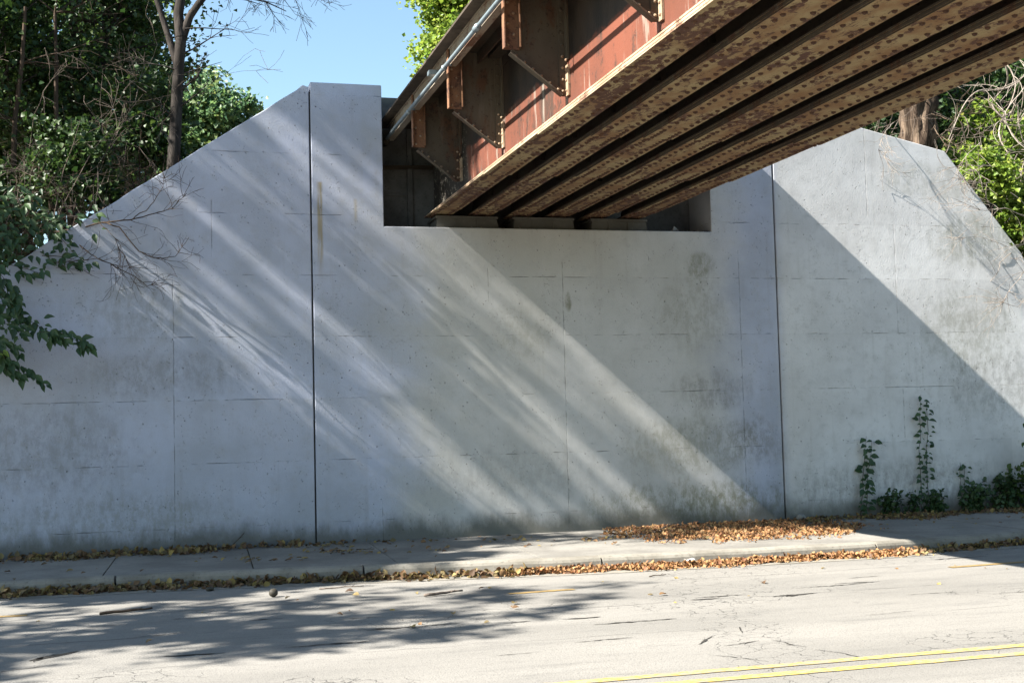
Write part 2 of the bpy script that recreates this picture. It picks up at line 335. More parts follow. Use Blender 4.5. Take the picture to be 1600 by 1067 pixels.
def clumps(c, r, k, per, cr=(.25, .5), hollow=.45):
    """leaf positions: k ragged clumps scattered through an ellipsoid crown"""
    out = []
    for i in range(k):
        d = RG.normal(size=3); d /= np.linalg.norm(d); q = (hollow+(1-hollow)*RG.random()**.6)
        cc = np.array(c)+d*np.array(r)*q; s = RG.uniform(*cr)
        out.append(cc+RG.normal(size=(per, 3))*s*np.array([.62, .62, .42]))
    return np.concatenate(out)

def limb(mb, p, d, L, r, depth, tips, bend=.25, kids=(2, 4), seg=5, shrink=.62, up=.1, n=6, spread=.8, rmin=.003):
    p = Vector(p); d = Vector(d).normalized(); pts = [p.copy()]; rad = [r]
    dd = d.copy(); kidspots = []
    for i in range(seg):
        dd = (dd+Vector((random.gauss(0, bend), random.gauss(0, bend), random.gauss(0, bend)+up))*.5).normalized()
        p = p+dd*L/seg; pts.append(p.copy()); rad.append(max(rmin, r*(1-.72*(i+1)/seg))); kidspots.append((p.copy(), dd.copy(), rad[-1]))
    mb.tube(pts, rad, n, cap=False)
    tips.append(p.copy())
    if depth > 0:
        for _ in range(random.randint(*kids)):
            q, qd, qr = random.choice(kidspots[1:])
            sd = (qd+Vector((random.gauss(0, spread), random.gauss(0, spread), random.gauss(0, spread)))).normalized()
            limb(mb, q, sd, L*shrink*random.uniform(.7, 1.15), max(rmin, qr*.75), depth-1, tips, bend, kids, max(3, seg-1), shrink, up, max(4, n-1), spread, rmin)

def tree(name, label, base, h, r, crown_c, crown_r, k, per, leaf, mat, bark='bark', group='trees on the embankment', lsz=.5, cr=(.3, .6), depth=2, tipleaf=True, lean=(0, 0), hollow=.45):
    t = empty(name, base, label, 'tree', group)
    mb = MB(); tips = []; b = Vector(base)
    top = Vector(crown_c)+Vector((0, 0, crown_r[2]*.4))
    pts = [b+(top-b)*f+Vector((random.gauss(0, .06), random.gauss(0, .06), 0))*(1 if 0 < f < 1 else 0)*h*.2 for f in (0, .12, .3, .5, .7, .88, 1)]
    mb.tube(pts, [r*1.25, r*1.02, r*.9, r*.72, r*.5, r*.3, r*.1], 9, cap=False)
    for i in range(7):
        q = pts[random.randint(2, 5)]; e = Vector(crown_c)+Vector((random.uniform(-1, 1)*crown_r[0], random.uniform(-1, 1)*crown_r[1], random.uniform(-.6, .9)*crown_r[2]))*.8
        limb(mb, q, (e-q), (e-q).length*(1 if tipleaf else .45), r*.38, depth if tipleaf else 0, tips, .18, (2, 4), 5, .55, .05, 6, .6)
    mb.build('trunk', MT[bark], t, True)
    P = clumps(crown_c, crown_r, k, per, cr, hollow)
    if tips and tipleaf:
        T = np.array([tuple(q) for q in tips]); T = T[RG.integers(0, len(T), len(P)//5)]; P = np.concatenate([P, T+RG.normal(size=T.shape)*.22])
    leaf_mesh('crown', P, leaf, mat, t, .45, .35, lsz)
    return t

# ================================================================ SETTING
def curb_y(x):      # front face of the kerb
    return float(np.interp(x, [-60, -1.5, .45, 2.5, 4.7, 6.2, 8.6, 10.9, 16, 60], [-2.4, -2.68, -2.74, -3.08, -3.42, -3.52, -3.56, -3.25, -2.9, -2.9]))
XS = [-60, -30, -12, -6, -3]+[-2+.25*i for i in range(73)]+[18, 22, 30, 60]
def strip(name, yf0, yf1, z, mat, xs=XS, thick=0.):
    mb = MB(); n = len(xs)
    vs = [(x, yf0(x), z) for x in xs]+[(x, yf1(x), z) for x in xs]
    mb.add(vs, [(i, i+1, n+i+1, n+i) for i in range(n-1)])
    o = mb.build(name, mat); tag(o, kind='structure'); return o
mb = MB(); mb.add([(-300, -300, -.03), (300, -300, -.03), (300, 300, -.03), (-300, 300, -.03)], [(0, 1, 2, 3)]); tag(mb.build('ground', MT['soil']), kind='structure')
strip('road', lambda x: -15.3, lambda x: curb_y(x)-.0, 0., MT['road'])
strip('gutter', lambda x: curb_y(x)-.34, lambda x: curb_y(x)+.01, .004, MT['curb'])
strip('far_sidewalk', lambda x: -18.6, lambda x: -15.3, .15, MT['walk'])
mb = MB(); mb.box(-60, 60, -15.32, -15.3, 0, .15); tag(mb.build('far_kerb', MT['curb']), kind='structure')
# kerb: rounded nose profile swept along the road, with open joints
mb = MB(); joints = [-12.3, -9.2, -6.1, -3.3, -.36, 2.3, 4.98, 8.45, 11.4, 14.6, 18, 60]
prof = [(0, 0), (.012, .105), (.03, .135), (.062, .152), (.17, .155), (.17, .05)]
for a, b in zip([-60]+joints[:-1], joints):
    xs = [a+.012]+[x for x in XS if a+.05 < x < b-.05]+[b-.012]; k = len(prof); vs = []
    for x in xs:
        wob = .004*math.sin(x*5.3)
        for dy, z in prof: vs.append((x, curb_y(x)+dy+wob*(z > .1), z+wob*.5))
    fs = [(i*k+j, (i+1)*k+j, (i+1)*k+j+1, i*k+j+1) for i in range(len(xs)-1) for j in range(k-1)]
    fs += [tuple(range(k-1, -1, -1)), tuple((len(xs)-1)*k+j for j in range(k))]
    mb.add(vs, fs)
tag(mb.build('kerb', MT['curb']), kind='structure')
# sidewalk slabs
mb = MB(); sj = [-60, -20, -10, -5.6, -3.9, -2.2, -.5, 1.12, 2.72, 4.35, 6.05, 7.7, 9.35, 11, 12.7, 14.4, 16.1, 20, 60]
for a, b in zip(sj[:-1], sj[1:]):
    xs = [a+.007]+[x for x in XS if a+.03 < x < b-.03]+[b-.007]; n = len(xs); hz = random.uniform(-.004, .004)
    vs = [(x, curb_y(x)+.195, .146+hz) for x in xs]+[(x+.12, .02, .155+hz) for x in xs]
    v2 = [(x, y, .04) for x, y, z in vs]
    mb.add(vs+v2, [(i, i+1, n+i+1, n+i) for i in range(n-1)]+[(i, 2*n+i, 2*n+i+1, i+1) for i in range(n-1)]+[(0, n, 3*n, 2*n), (n-1, 3*n-1, 4*n-1, 2*n-1)])
tag(mb.build('sidewalk', MT['walk']), kind='structure')
strip('sidewalk_bed', lambda x: curb_y(x)+.1, lambda x: .1, .07, MT['crack'])
# road paint
mb = MB()
for y0 in (-9.36, -9.63):
    xs = np.arange(-40, 60, .12); n = len(xs); wv = [random.uniform(-.006, .006) for _ in xs]
    mb.add([(x, y0-.055+wv[i], .005) for i, x in enumerate(xs)]+[(x, y0+.055+wv[-i], .005) for i, x in enumerate(xs)], [(i, i+1, n+i+1, n+i) for i in range(n-1)])
tag(mb.build('centre_line', MT['yellow']), kind='structure')
mb = MB()
for x0, x1, y, dy in ((3.45, 4.15, -4.93, .05), (-2.4, -1.12, -4.32, .0), (8.45, 11.2, -5.02, .06), (-6, -4.6, -4.2, 0)):
    n = 14; xs = [x0+(x1-x0)*i/n for i in range(n+1)]
    mb.add([(x, y-.045+dy*(x-x0)+random.uniform(-.012, .012), .0055) for x in xs]+[(x, y+.045+dy*(x-x0)+random.uniform(-.012, .012), .0055) for x in xs], [(i, i+1, n+2+i, n+1+i) for i in range(n)])
tag(mb.build('faded_lane_mark', MT['faded']), kind='structure')
# ragged potholes / broken seams in the asphalt
mb = MB()
def ragged(x, y, L, wd, ang=0.):
    n = max(5, int(L/.035)); ca, sa = math.cos(ang), math.sin(ang); c = 0.; A = []; B = []
    for i in range(n+1):
        c += random.gauss(0, .008); t = i/n; ww = wd*math.sin(math.pi*min(.97, max(.03, t)))**.6*random.uniform(.25, 1.25)
        s_ = (t-.5)*L
        A.append((x+ca*s_-sa*(c-ww/2), y+sa*s_+ca*(c-ww/2), .0045)); B.append((x+ca*s_-sa*(c+ww/2), y+sa*s_+ca*(c+ww/2), .0045))
    mb.add(A+B, [(i, i+1, n+2+i, n+1+i) for i in range(n)])
for a in ((5.92, -6.28, .5, .06), (5.86, -6.31, .14, .11), (5.25, -6.05, .55, .035), (5.04, -6.12, .3, .05), (6.55, -5.83, .8, .03), (6.9, -5.7, .5, .035), (7.2, -5.35, .4, .02), (3.6, -6.75, .35, .05), (3.02, -6.75, .25, .04), (3.95, -7.15, .75, .05), (2.13, -6.54, .9, .03), (1.9, -6.6, .3, .06),
          (-.71, -6.83, .45, .08, .7), (-.82, -6.95, .2, .05, 1.2), (-.9, -7.3, .5, .018, .5), (.3, -7.2, .5, .045), (1.35, -7.2, .7, .05), (.05, -6.1, .5, .02, .3), (9.1, -4.3, .8, .05), (3.4, -7.9, .5, .02), (4.1, -8.21, .4, .025, .9), (4.3, -8.45, .35, .02, .2), (4.55, -7.9, .3, .02, 1.1), (4.62, -8.6, .4, .016, 1.8),
          (4.0, -9.0, .5, .014, 2.2), (4.75, -9.2, .6, .014, 1.9), (7.1, -6.7, .6, .02), (8.0, -7.0, .9, .016), (6.1, -7.6, .5, .014), (2.6, -8.2, .4, .015), (1.0, -5.6, .3, .03), (.3, -5.2, .25, .02), (1.8, -5.9, .4, .02), (-.4, -5.35, .3, .02, .4)): ragged(*a)
tag(mb.build('road_cracks', MT['crack']), kind='structure')

# embankment behind the walls
def wall_top(x): return float(np.interp(x, [-60, -6.9, 2.15, 9.1, 10.63, 12.1, 13.5, 18.5, 60], [.4, .42, 6.43, 6.43, 6.13, 5.8, 4.2, .5, .4]))
def emb(x, y):
    z = float(np.interp(x+.5, [-60, -7.2, 1.9, 9.3, 12.3, 18.5, 60], [.1, .25, 5.95, 5.95, 5.6, .35, .1]))
    z = min(z, wall_top(x)-.28) if y < 1.2 else z
    if 2.3 < x < 9 and y < 2.: z = min(z, 5.4)
    return z+.1*math.sin(x*1.7+y)*min(1, y/3)
mb = MB(); gx = np.linspace(-30, 34, 130); gy = [.42, .8, 1.3, 2, 3, 4.5, 7, 10, 15, 25, 40, 70, 120]
vs = [(x, y, emb(x, y)) for y in gy for x in gx]; n = len(gx)
mb.add(vs, [(j*n+i, j*n+i+1, (j+1)*n+i+1, (j+1)*n+i) for j in range(len(gy)-1) for i in range(n-1)])
tag(mb.build('embankment', MT['soil'], None, True), kind='structure')

# ================================================================ ABUTMENT
ab = empty('concrete_abutment', (5.6, 0, 0), 'pale painted concrete abutment with sloping wing walls and notched seat under the bridge', 'abutment')
def bevel(o, wd=.012, seg=2):
    m = o.modifiers.new('bevel', 'BEVEL'); m.width = wd; m.segments = seg; m.limit_method = 'ANGLE'; m.angle_limit = math.radians(40); return o
top_ = [(1.98+(-7.5-1.98)*i/44, 6.31+(.02-6.31)*i/44+random.gauss(0, .009)) for i in range(1, 44)]
mb = MB(); mb.prism([(-7.5, -.1), (2.142, -.1), (2.142, 6.36), (2.06, 6.385), (1.98, 6.31)]+top_+[(-7.5, .02)], 0, .45)
bevel(mb.build('wing_wall', MT['wall'], ab))['label'] = 'left wing wall sloping down from the pier'
mb = MB(); mb.prism([(2.163, -.1), (9.086, -.1), (9.086, 6.43), (8.06, 6.43), (8.06, 4.455), (3.15, 4.455), (3.15, 6.43), (2.163, 6.43)], 0, .8)
bevel(mb.build('abutment_wall', MT['wall'], ab))
mb = MB(); mb.prism([(9.109, -.1), (18.9, -.1), (18.9, .45), (13.5, 4.02), (13.42, 4.2), (12.1, 5.8), (10.63, 6.12), (9.109, 6.43)], 0, .45)
bevel(mb.build('wing_wall', MT['wall'], ab))['label'] = 'right wing wall, sunlit above the bridge shadow'
for x0, x1 in ((2.142, 2.163), (9.086, 9.109)):
    mb = MB(); mb.box(x0, x1, .05, .4, -.1, 6.3); mb.build('joint_filler', MT['joint'], ab)
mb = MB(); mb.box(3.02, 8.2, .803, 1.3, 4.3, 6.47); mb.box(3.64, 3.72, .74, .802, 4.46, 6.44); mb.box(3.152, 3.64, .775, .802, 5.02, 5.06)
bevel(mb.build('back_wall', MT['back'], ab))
for x0, x1 in ((3.88, 4.82), (5.01, 5.96), (6.18, 7.09)):
    m2 = MB(); m2.prism([(x0+.03, 4.457), (x1-.0, 4.457), (x1-.03, 4.60), (x0+.05, 4.60)], .1, .62)
    for i in (1, 2):
        xx = x0+(x1-x0)*i/3; m2.box(xx-.012, xx+.012, .085, .1, 4.46, 4.595)
    m2.box(x0+.02, x1-.01, .08, .64, 4.60, 4.632)
    m2.build('bearing_pedestal', MT['pad'], ab)
# grit heap on the seat: small chips nobody could count
mb = MB()
for i in range(420):
    x = random.uniform(3.2, 8.0) if i < 120 else 8.03-abs(random.gauss(0, .38)); y = random.uniform(.02, .6); s_ = random.uniform(.006, .02)*(1.6 if i % 17 == 0 else 1)
    vs = [(x+random.uniform(-1, 1)*s_, y+random.uniform(-1, 1)*s_, 4.456+(k > 2)*s_*random.uniform(.5, 1.4)) for k in range(6)]
    mb.add(vs, [(0, 1, 2), (0, 1, 3), (1, 2, 4), (2, 0, 5), (3, 4, 5), (1, 4, 3), (2, 5, 4), (0, 3, 5)])
tag(mb.build('loose_grit', MT['ballast']), 'loose grit and ballast chips spilled on the dark bridge seat', 'grit', None, 'stuff')
mb = MB(); s_ = .05
mb.add([(7.52+a*s_, .12+b*s_, 4.457+c*s_) for a, b, c in ((-1, -1, 0), (1.1, -1, 0), (1, 1, 0), (-1, 1, 0), (-.3, -.5, 1.8), (.5, -.2, 1.3), (0, .5, 1.5))], [(3, 2, 1, 0), (0, 1, 4), (1, 5, 4), (1, 2, 5), (2, 6, 5), (2, 3, 6), (3, 0, 4), (3, 4, 6), (4, 5, 6)])
tag(mb.build('stone', MT['stone']), 'dark wedge of stone standing on the bridge seat beside the right pedestal', 'stone')

# ================================================================ BRIDGE
YE = -19.6
br = empty('railway_bridge', (5.44, 0, 4.65), 'rusty riveted steel girder railway bridge crossing overhead onto the abutment', 'bridge')
steps = (-1.0, -2.9, -5.1, -14.0, -16.5)
for gi in range(6):
    xc = 3.995+.574*gi
    web = MB(); web.box(xc-.008, xc+.008, YE, .55, 4.70, 5.93)
    for s_ in (-1, 1):                                  # vertical legs of the flange angles
        a, b = sorted((xc+s_*.0085, xc+s_*.022)); web.box(a, b, YE, .55, 4.702, 4.80); web.box(a, b, YE, .55, 5.83, 5.93)
        a, b = sorted((xc+s_*.0085, xc+s_*.12)); web.box(a, b, YE, .55, 4.682, 4.6995)
    if gi:
        for yb in np.arange(-.6, YE, -1.2): web.box(xc-.07, xc-.009, yb-.012, yb, 4.81, 5.9)
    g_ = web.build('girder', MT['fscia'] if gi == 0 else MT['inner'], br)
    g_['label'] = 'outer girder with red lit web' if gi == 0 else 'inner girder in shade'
    fl = MB(); hw = .168; nomi = [0]
    def plate(y0, y1, z0, z1, h):
        fl.box(xc-h, xc+h, y0, y1, z0, z1); fl.m[-6:] = [0, 0, 0, 0, 1, 0]
        # faces: bottom, top, front, back, left(x0), right
    plate(YE, .5, 4.664, 4.681, hw); plate(YE, -.35, 4.650, 4.6635, hw-.004)
    plate(-17.6, -2.9, 4.634, 4.6495, hw); plate(-15.5, -5.1, 4.618, 4.6335, hw-.003)
    # the old surface is not perfectly straight: slight waviness comes from the plates' own edges
    g_.matrix_parent_inverse = Matrix.Translation(-br.location)
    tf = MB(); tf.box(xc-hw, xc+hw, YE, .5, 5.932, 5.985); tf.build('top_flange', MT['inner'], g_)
    rv = fl; RV = 2
    y = .35
    while y > -12.2:
        dense = any(abs(y-s_) < .42 for s_ in steps)
        zb = 4.664 if y > -.35 else 4.650 if y > -2.9 else 4.634 if y > -5.1 else 4.618
        jx = random.gauss(0, .004); rv.rivet((xc-.10+jx, y+random.gauss(0, .006), zb), (0, 0, -1), .026, 2); rv.rivet((xc+.098, y-(.07 if not dense else .0), zb), (0, 0, -1), .026, 2)
        y -= .085 if dense else .152
    if gi == 0:
        for yb in (-1.15, -3.23, -5.634, -8.026, -10.4):
            for k in range(4): rv.rivet((xc-.036, yb-.05, 4.93+.1*k), (-1, 0, 0), .016, 1)
    fl.build('bottom_flange', [MT['flange'], MT['edge'] if gi == 0 else MT['brown'], MT['rivetm']], g_)  # outer edge coloured as sunlit, inner edges in brown as shaded
for o in list(C.objects):
    if o.name.startswith(('bottom_flange', 'top_flange', 'rivets')) and o.parent and o.parent.name.startswith('girder'): o.matrix_parent_inverse = Matrix.Identity(4)
# cross frames between the girders, deep in the dark
mb = MB()
for yb in (.42, -4.4, -9.2, -14):
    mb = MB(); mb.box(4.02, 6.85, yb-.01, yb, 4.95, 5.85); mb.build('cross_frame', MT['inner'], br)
mb = MB(); mb.box(3.205, 7.70, YE, .78, 6.003, 6.03); mb.box(3.62, 3.74, YE, .78, 6.0305, 6.42); mb.box(7.58, 7.70, YE, .78, 6.0305, 6.50); mb.box(3.74, 7.58, YE, .78, 6.0305, 6.3)
mb.build('deck', MT['deck'], br)
BR = [-1.15, -3.23, -5.634, -8.026, -10.4, -12.8, -15.2, -17.6]
def bracket(sgn, yb):
    # built for the left side, mirrored about the deck's axis for the right one
    X = (lambda x: x) if sgn < 0 else (lambda x: 10.875-x)
    def bx(mb, x0, x1, *r): a, b = sorted((X(x0), X(x1))); mb.box(a, b, *r)
    wp = MB(); poly = [(3.42, 5.99), (3.42, 5.27), (3.90, 4.895), (3.983, 4.895), (3.983, 5.99)]
    if sgn > 0: poly = [(X(x), z) for x, z in poly][::-1]
    wp.prism(poly, yb, yb+.012); o = wp.build('bracket', MT['brown'], br)
    ps = MB(); bx(ps, 3.33, 3.50, yb-.014, yb-.002, 5.315, 5.995); bx(ps, 3.33, 3.342, yb-.085, yb-.0145, 5.315, 5.995); bx(ps, 3.488, 3.50, yb-.075, yb-.0145, 5.33, 5.995)
    for k in range(6): ps.rivet((X(3.385+.06*(k % 2)), yb-.014, 5.36+.105*k), (0, -1, 0), .0175, 1)
    p_ = ps.build('post', [MT['orange'], MT['edge']], o)
    dg = MB(); d = Vector((.5, 0, -.385)).normalized(); nn = Vector((-d.z, 0, d.x)) if False else Vector((d.z, 0, -d.x))
    A = Vector((3.385, 0, 5.262)); B = Vector((3.905, 0, 4.87))
    if True:
        up = Vector((.385, 0, .5)).normalized()
        def q(p, a): return (X(p.x+up.x*a), p.z+up.z*a)
        pl = [q(A, 0), q(B, 0), q(B, .012), q(A, .012)]; dg.prism(pl if sgn < 0 else pl[::-1], yb-.085, yb-.002)
        pl = [q(A, .012), q(B, .012), q(B, .075), q(A, .075)]; dg.prism(pl if sgn < 0 else pl[::-1], yb-.0125, yb-.0015)
    for k in range(6):
        p = A.lerp(B, (k+.6)/6.2); dg.rivet((X(p.x+up.x*.045), yb-.0125, p.z+up.z*.045), (0, -1, 0), .0175, 1)
    d_ = dg.build('diagonal_flange', [MT['brown'], MT['edge']], o)
    an = MB(); bx(an, 3.90, 3.985, yb-.011, yb-.001, 4.878, 5.95); bx(an, 3.963, 3.9835, yb-.085, yb-.0115, 4.878, 5.18); an.m[-6:] = [1]*6; bx(an, 3.963, 3.9835, yb-.085, yb-.0115, 5.235, 5.95)  # sun painted on the lower leg and rivets; upper ones brown as shaded
    for k in range(9): an.rivet((X(3.935), yb-.011, 4.93+.115*k), (0, -1, 0), .017, 1 if k < 4 else 0)
    a_ = an.build('end_angle', [MT['brown'], MT['edge']], o)
    for c_ in C.objects:
        if c_.parent is o: c_.matrix_parent_inverse = Matrix.Identity(4)
for yb in BR:
    bracket(-1, yb); bracket(1, yb)
# shift children built in world coordinates under nested parents
# edge channels between the posts
for sg in (-1, 1):
    X = (lambda x: x) if sg < 0 else (lambda x: 10.875-x)
    mb = MB(); edges = [.6]+BR+[YE]
    for a, b in zip(edges[:-1], edges[1:]):
        y1, y0 = (a-.09 if a in BR else a), (b+.015 if b in BR else b)
        for x0, x1, z0, z1 in ((3.352, 3.364, 5.80, 6.0), (3.335, 3.42, 5.787, 5.7995), (3.335, 3.3515, 5.985, 6.0)):
            p, q = sorted((X(x0), X(x1))); mb.box(p, q, y0, y1, z0, z1)
    mb.build('edge_channel', MT['chan'], br)
# longitudinal stiffening angle inside, with shelf plates over the brackets
mb = MB(); mb.box(3.43, 3.98, YE, .5, 5.9955, 6.002); mb.box(3.70, 3.72, YE, .5, 5.86, 5.995)
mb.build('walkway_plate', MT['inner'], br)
mb = MB(); mb.tube([(3.262, YE, 5.735), (3.262, -9, 5.738), (3.262, -4, 5.742), (3.27, -.6, 5.76), (3.30, .35, 5.79), (3.32, .70, 5.79)], 0.024, 12)
cd = mb.build('conduit', MT['pipe'], br, True)
for yb in (-1.3, -3.4, -5.9, -8.3, -10.6):
    mb = MB(); mb.tube([(3.262, yb, 5.74), (3.262, yb-.03, 5.74)], .034, 12); mb.box(3.262, 3.352, yb-.022, yb-.008, 5.765, 5.785); mb.build('pipe_clamp', MT['pipe'], cd, True)
mb = MB(); mb.tube([(3.262, -4.86, 5.74), (3.262, -4.98, 5.74)], .036, 12); mb.build('pipe_coupling', MT['pipe'], cd, True)
mb = MB(); mb.box(3.24, 3.345, -2.72, -2.6, 5.86, 5.91)
k_ = mb.build('junction_box', MT['pipe'], cd); k_.matrix_parent_inverse = Matrix.Identity(4)
mb = MB(); mb.tube([(3.31, .5, 5.79), (3.315, .6, 5.785), (3.32, .74, 5.78)], [.03, .055, .05], 12)
k_ = mb.build('pipe_elbow', MT['inner'], cd, True); k_.matrix_parent_inverse = Matrix.Identity(4)

# ================================================================ VEGETATION
def stems(name, base, label, cat, group, n, L, r, dirc, mat='twig', spreadxy=.4, depth=2, bend=.3, up=.0, at=None, leafargs=None, kids=(2, 5), spread=.8, seg=6, part='branches'):
    t = empty(name, base, label, cat, group); mb = MB(); tips = []
    for i in range(n):
        p = Vector(base)+Vector((random.gauss(0, spreadxy), random.gauss(0, spreadxy*.6), 0))
        d = Vector(dirc)+Vector((random.gauss(0, .35), random.gauss(0, .35), random.gauss(0, .25)))
        limb(mb, p, d, L*random.uniform(.6, 1.15), r*random.uniform(.6, 1.1), depth, tips, bend, kids, seg, .5, up, 5, spread, .0025)
    mb.build(part, MT[mat], t, True)
    if leafargs:
        per, sd, lsz, lm = leafargs
        T = np.repeat(np.array([tuple(q) for q in tips]), per, axis=0)
        leaf_mesh('foliage', T+RG.normal(size=T.shape)*sd, lsz, MT[lm], t, .5, .35, .5)
    return t
def gz(x, y): return emb(x, y)-.05

# --- left embankment: a wall of trees and scrub above the wing wall
GL = 'trees on the left embankment'
lt = [  # name label x y height crown_c crown_r clumps per leaf mat
 ('leafy_tree', 'dark dense tree at the left edge behind the wing wall', -3.2, 3.2, (-2.9, 3.2, 7.6), (1.5, 1.5, 2.6), 80, 195, .078, 'leafd'),
 ('leafy_tree', 'dark tree with lit patches left of the bare grey trunk', -.6, 4.2, (-1.15, 4.4, 8.0), (1.4, 1.3, 2.5), 90, 195, .078, 'leafd'),
 ('leafy_tree', 'taller mid green tree in the back row, left of the bare trunk', -1.2, 8.5, (-2.35, 8.5, 9.4), (2.0, 1.6, 3.4), 110, 140, .12, 'leafm'),
 ('leafy_tree', 'mid green tree in the back row at the left edge', -4.0, 9, (-4.0, 9, 9.2), (2.2, 1.6, 3.6), 90, 140, .13, 'leafm'),
 ('leafy_tree', 'big dark tree far behind the left thicket', -2.6, 15, (-2.8, 15, 10.5), (3.6, 2, 4.6), 120, 140, .17, 'leafd'),
]
for nm, lb, x, y, cc, cr_, k, per, ls, m in lt:
    tree(nm, lb, (x, y, gz(x, y)), 6, .09+.01*y**.5, cc, cr_, k, per, ls, MT[m], 'bark', GL, cr=(.25, .55))
# lower bushes filling the foot of the thicket
for lb, x, y, cc, cr_, k, m in (
 ('low dark bush on the slope near the left edge', -2.6, 1.6, (-2.5, 1.7, 4.7), (1.0, .7, .9), 26, 'leafd'),
 ('low dark bush halfway up the left slope', -1.1, 1.7, (-1.1, 1.8, 5.5), (.9, .7, .9), 24, 'leafd'),
 ('small dark bush beside the bare grey trunk', -.1, 2.6, (-.1, 2.8, 6.4), (.75, .7, .9), 22, 'leafd')):
    b = empty('bush', (x, y, gz(x, y)), lb, 'bush', 'bushes on the left slope')
    mb = MB(); tp = []
    for i in range(7): limb(mb, (x, y, gz(x, y)), (random.gauss(0, .5), random.gauss(0, .3), 1), 1.1, .018, 2, tp, .25, (2, 4), 5, .6, .1, 5)
    mb.build('branches', MT['twigd'], b, True)
    leaf_mesh('foliage', clumps(cc, cr_, k, 110, (.16, .32), .2), .085, MT[m], b, .4)
# bare grey trunk standing clear of the thicket
t = empty('bare_tree', (.36, 1.5, 5.0), 'slender grey forked trunk with bare twigs rising behind the left wing wall', 'tree')
mb = MB(); tips = []
mb.tube([(.34, 1.5, 4.8), (.37, 1.5, 5.5), (.42, 1.5, 6.3), (.46, 1.5, 7.0), (.50, 1.5, 7.42)], [.11, .095, .085, .08, .078], 12, cap=False)
mb.tube([(.50, 1.5, 7.40), (.46, 1.52, 7.75), (.55, 1.55, 8.3), (.5, 1.6, 9.4), (.6, 1.6, 10.6)], [.088, .075, .065, .05, .02], 10, cap=False)
mb.tube([(.52, 1.5, 7.42), (.62, 1.45, 7.70), (.74, 1.42, 7.88), (.98, 1.4, 8.2), (1.25, 1.4, 8.9)], [.07, .055, .05, .045, .02], 10, cap=False)
mb.tube([(.45, 1.5, 6.95), (.3, 1.6, 7.5), (.1, 1.7, 8.2), (-.2, 1.8, 9.2)], [.06, .045, .035, .02], 8, cap=False)
for p, d, L, r in (((.52, 1.45, 7.15), (.8, -.2, .35), .75, .014), ((.5, 1.45, 6.85), (.9, -.1, .15), .6, .010), ((.46, 1.45, 6.6), (.75, -.1, .6), .55, .02), ((.44, 1.45, 6.35), (.8, -.1, .7), .42, .018),
                   ((.42, 1.45, 6.9), (-.8, -.1, .2), .7, .012), ((.55, 1.4, 7.5), (.7, -.2, .1), .7, .012), ((.40, 1.45, 6.2), (-.7, -.2, .5), .6, .012)):
    limb(mb, p, d, L, r, 2, tips, .22, (2, 4), 5, .55, .0, 6, .7)
t1 = mb.build('trunk', MT['bark'], t, True)
mb = MB()
for p, d, L, r in (((.98, 1.4, 8.2), (1, -.2, -.12), 1.35, .024), ((.86, 1.4, 8.05), (1, .1, .02), 1.3, .022), ((1.1, 1.4, 8.5), (1.05, -.1, -.45), 1.3, .02), ((.9, 1.4, 8.1), (.8, -.3, .25), 1.2, .016), ((1.2, 1.4, 8.8), (1.0, -.1, -.45), 1.5, .02)):
    limb(mb, p, d, L, r, 3, tips, .16, (3, 5), 7, .5, -.04, 6, .55, .0028)
mb.build('bare_branches', MT['bark'], t, True)
# smaller dark trunks in the thicket
for lb, x, y, h, r, lean in (('thin dark trunk leaning at the far left of the thicket', -1.95, 2.2, 4.2, .06, .15), ('thin dark crooked trunk in the middle of the thicket', -1.15, 2.4, 3.6, .055, -.1)):
    e = empty('bare_tree', (x, y, gz(x, y)), lb, 'tree'); mb = MB(); tp = []
    z0 = gz(x, y); pts = [(x+lean*i*.35+random.gauss(0, .03), y, z0+h*i/5) for i in range(6)]
    mb.tube(pts, [r*(1-.12*i) for i in range(6)], 8, cap=False)
    for i in range(8):
        q = random.choice(pts[2:]); limb(mb, q, (random.gauss(0, 1), random.gauss(0, .4), .3), 1.0, .015, 2, tp, .25, (2, 4), 5, .6, 0, 5, .7)
    mb.build('trunk', MT['twigd'], e, True)
# twiggy scrub right behind the wing wall
for lb, x, y, n, L, m, dr in (('tangle of bare brown stems low on the slope by the left edge', -1.7, .95, 8, 1.3, 'twigd', (.35, -.1, .9)), ('tangle of bare pale stems arching over the middle of the slope', -.95, 1.0, 8, 1.25, 'twig', (.45, -.15, .8)),
                       ('tangle of bare stems left of the grey trunk', -.35, 1.05, 8, 1.1, 'twigd', (.3, -.1, .85)), ('bare pale stems in the top left corner of the thicket', -1.6, 1.6, 6, 2.6, 'twig', (.3, -.1, 1.1))):
    stems('bare_shrub', (x, y, gz(x, y)), lb, 'shrub', 'bare shrubs behind the left wing wall', n, L, .012, dr, m, .35, 3, .3, -.02)
# bare branch drooping over the face of the wing wall
def explicit(name, label, cat, base, curves, mat, sub=(12, .35, .006, .3), group=None, droop=-.05):
    t = empty(name, base, label, cat, group); mb = MB(); tp = []
    for pts, r in curves:
        pts = [Vector(p) for p in pts]; fine = []
        for i in range(len(pts)-1):
            for k in range(4): fine.append(pts[i].lerp(pts[i+1], k/4)+Vector([random.gauss(0, .006) for _ in range(3)]))
        fine.append(pts[-1]); m = len(fine)
        mb.tube(fine, [r*(1-.75*i/m) for i in range(m)], 6, cap=False)
        for _ in range(sub[0]):
            i = random.randint(m//3, m-2); d = (fine[min(i+2, m-1)]-fine[i]).normalized()+Vector([random.gauss(0, .55) for _ in range(3)])
            limb(mb, fine[i], d, sub[1]*random.uniform(.5, 1.2), sub[2]*.7, 1, tp, sub[3], (1, 3), 5, .6, droop, 4, .6, .002)
    mb.build('branches', MT[mat], t, True); return t
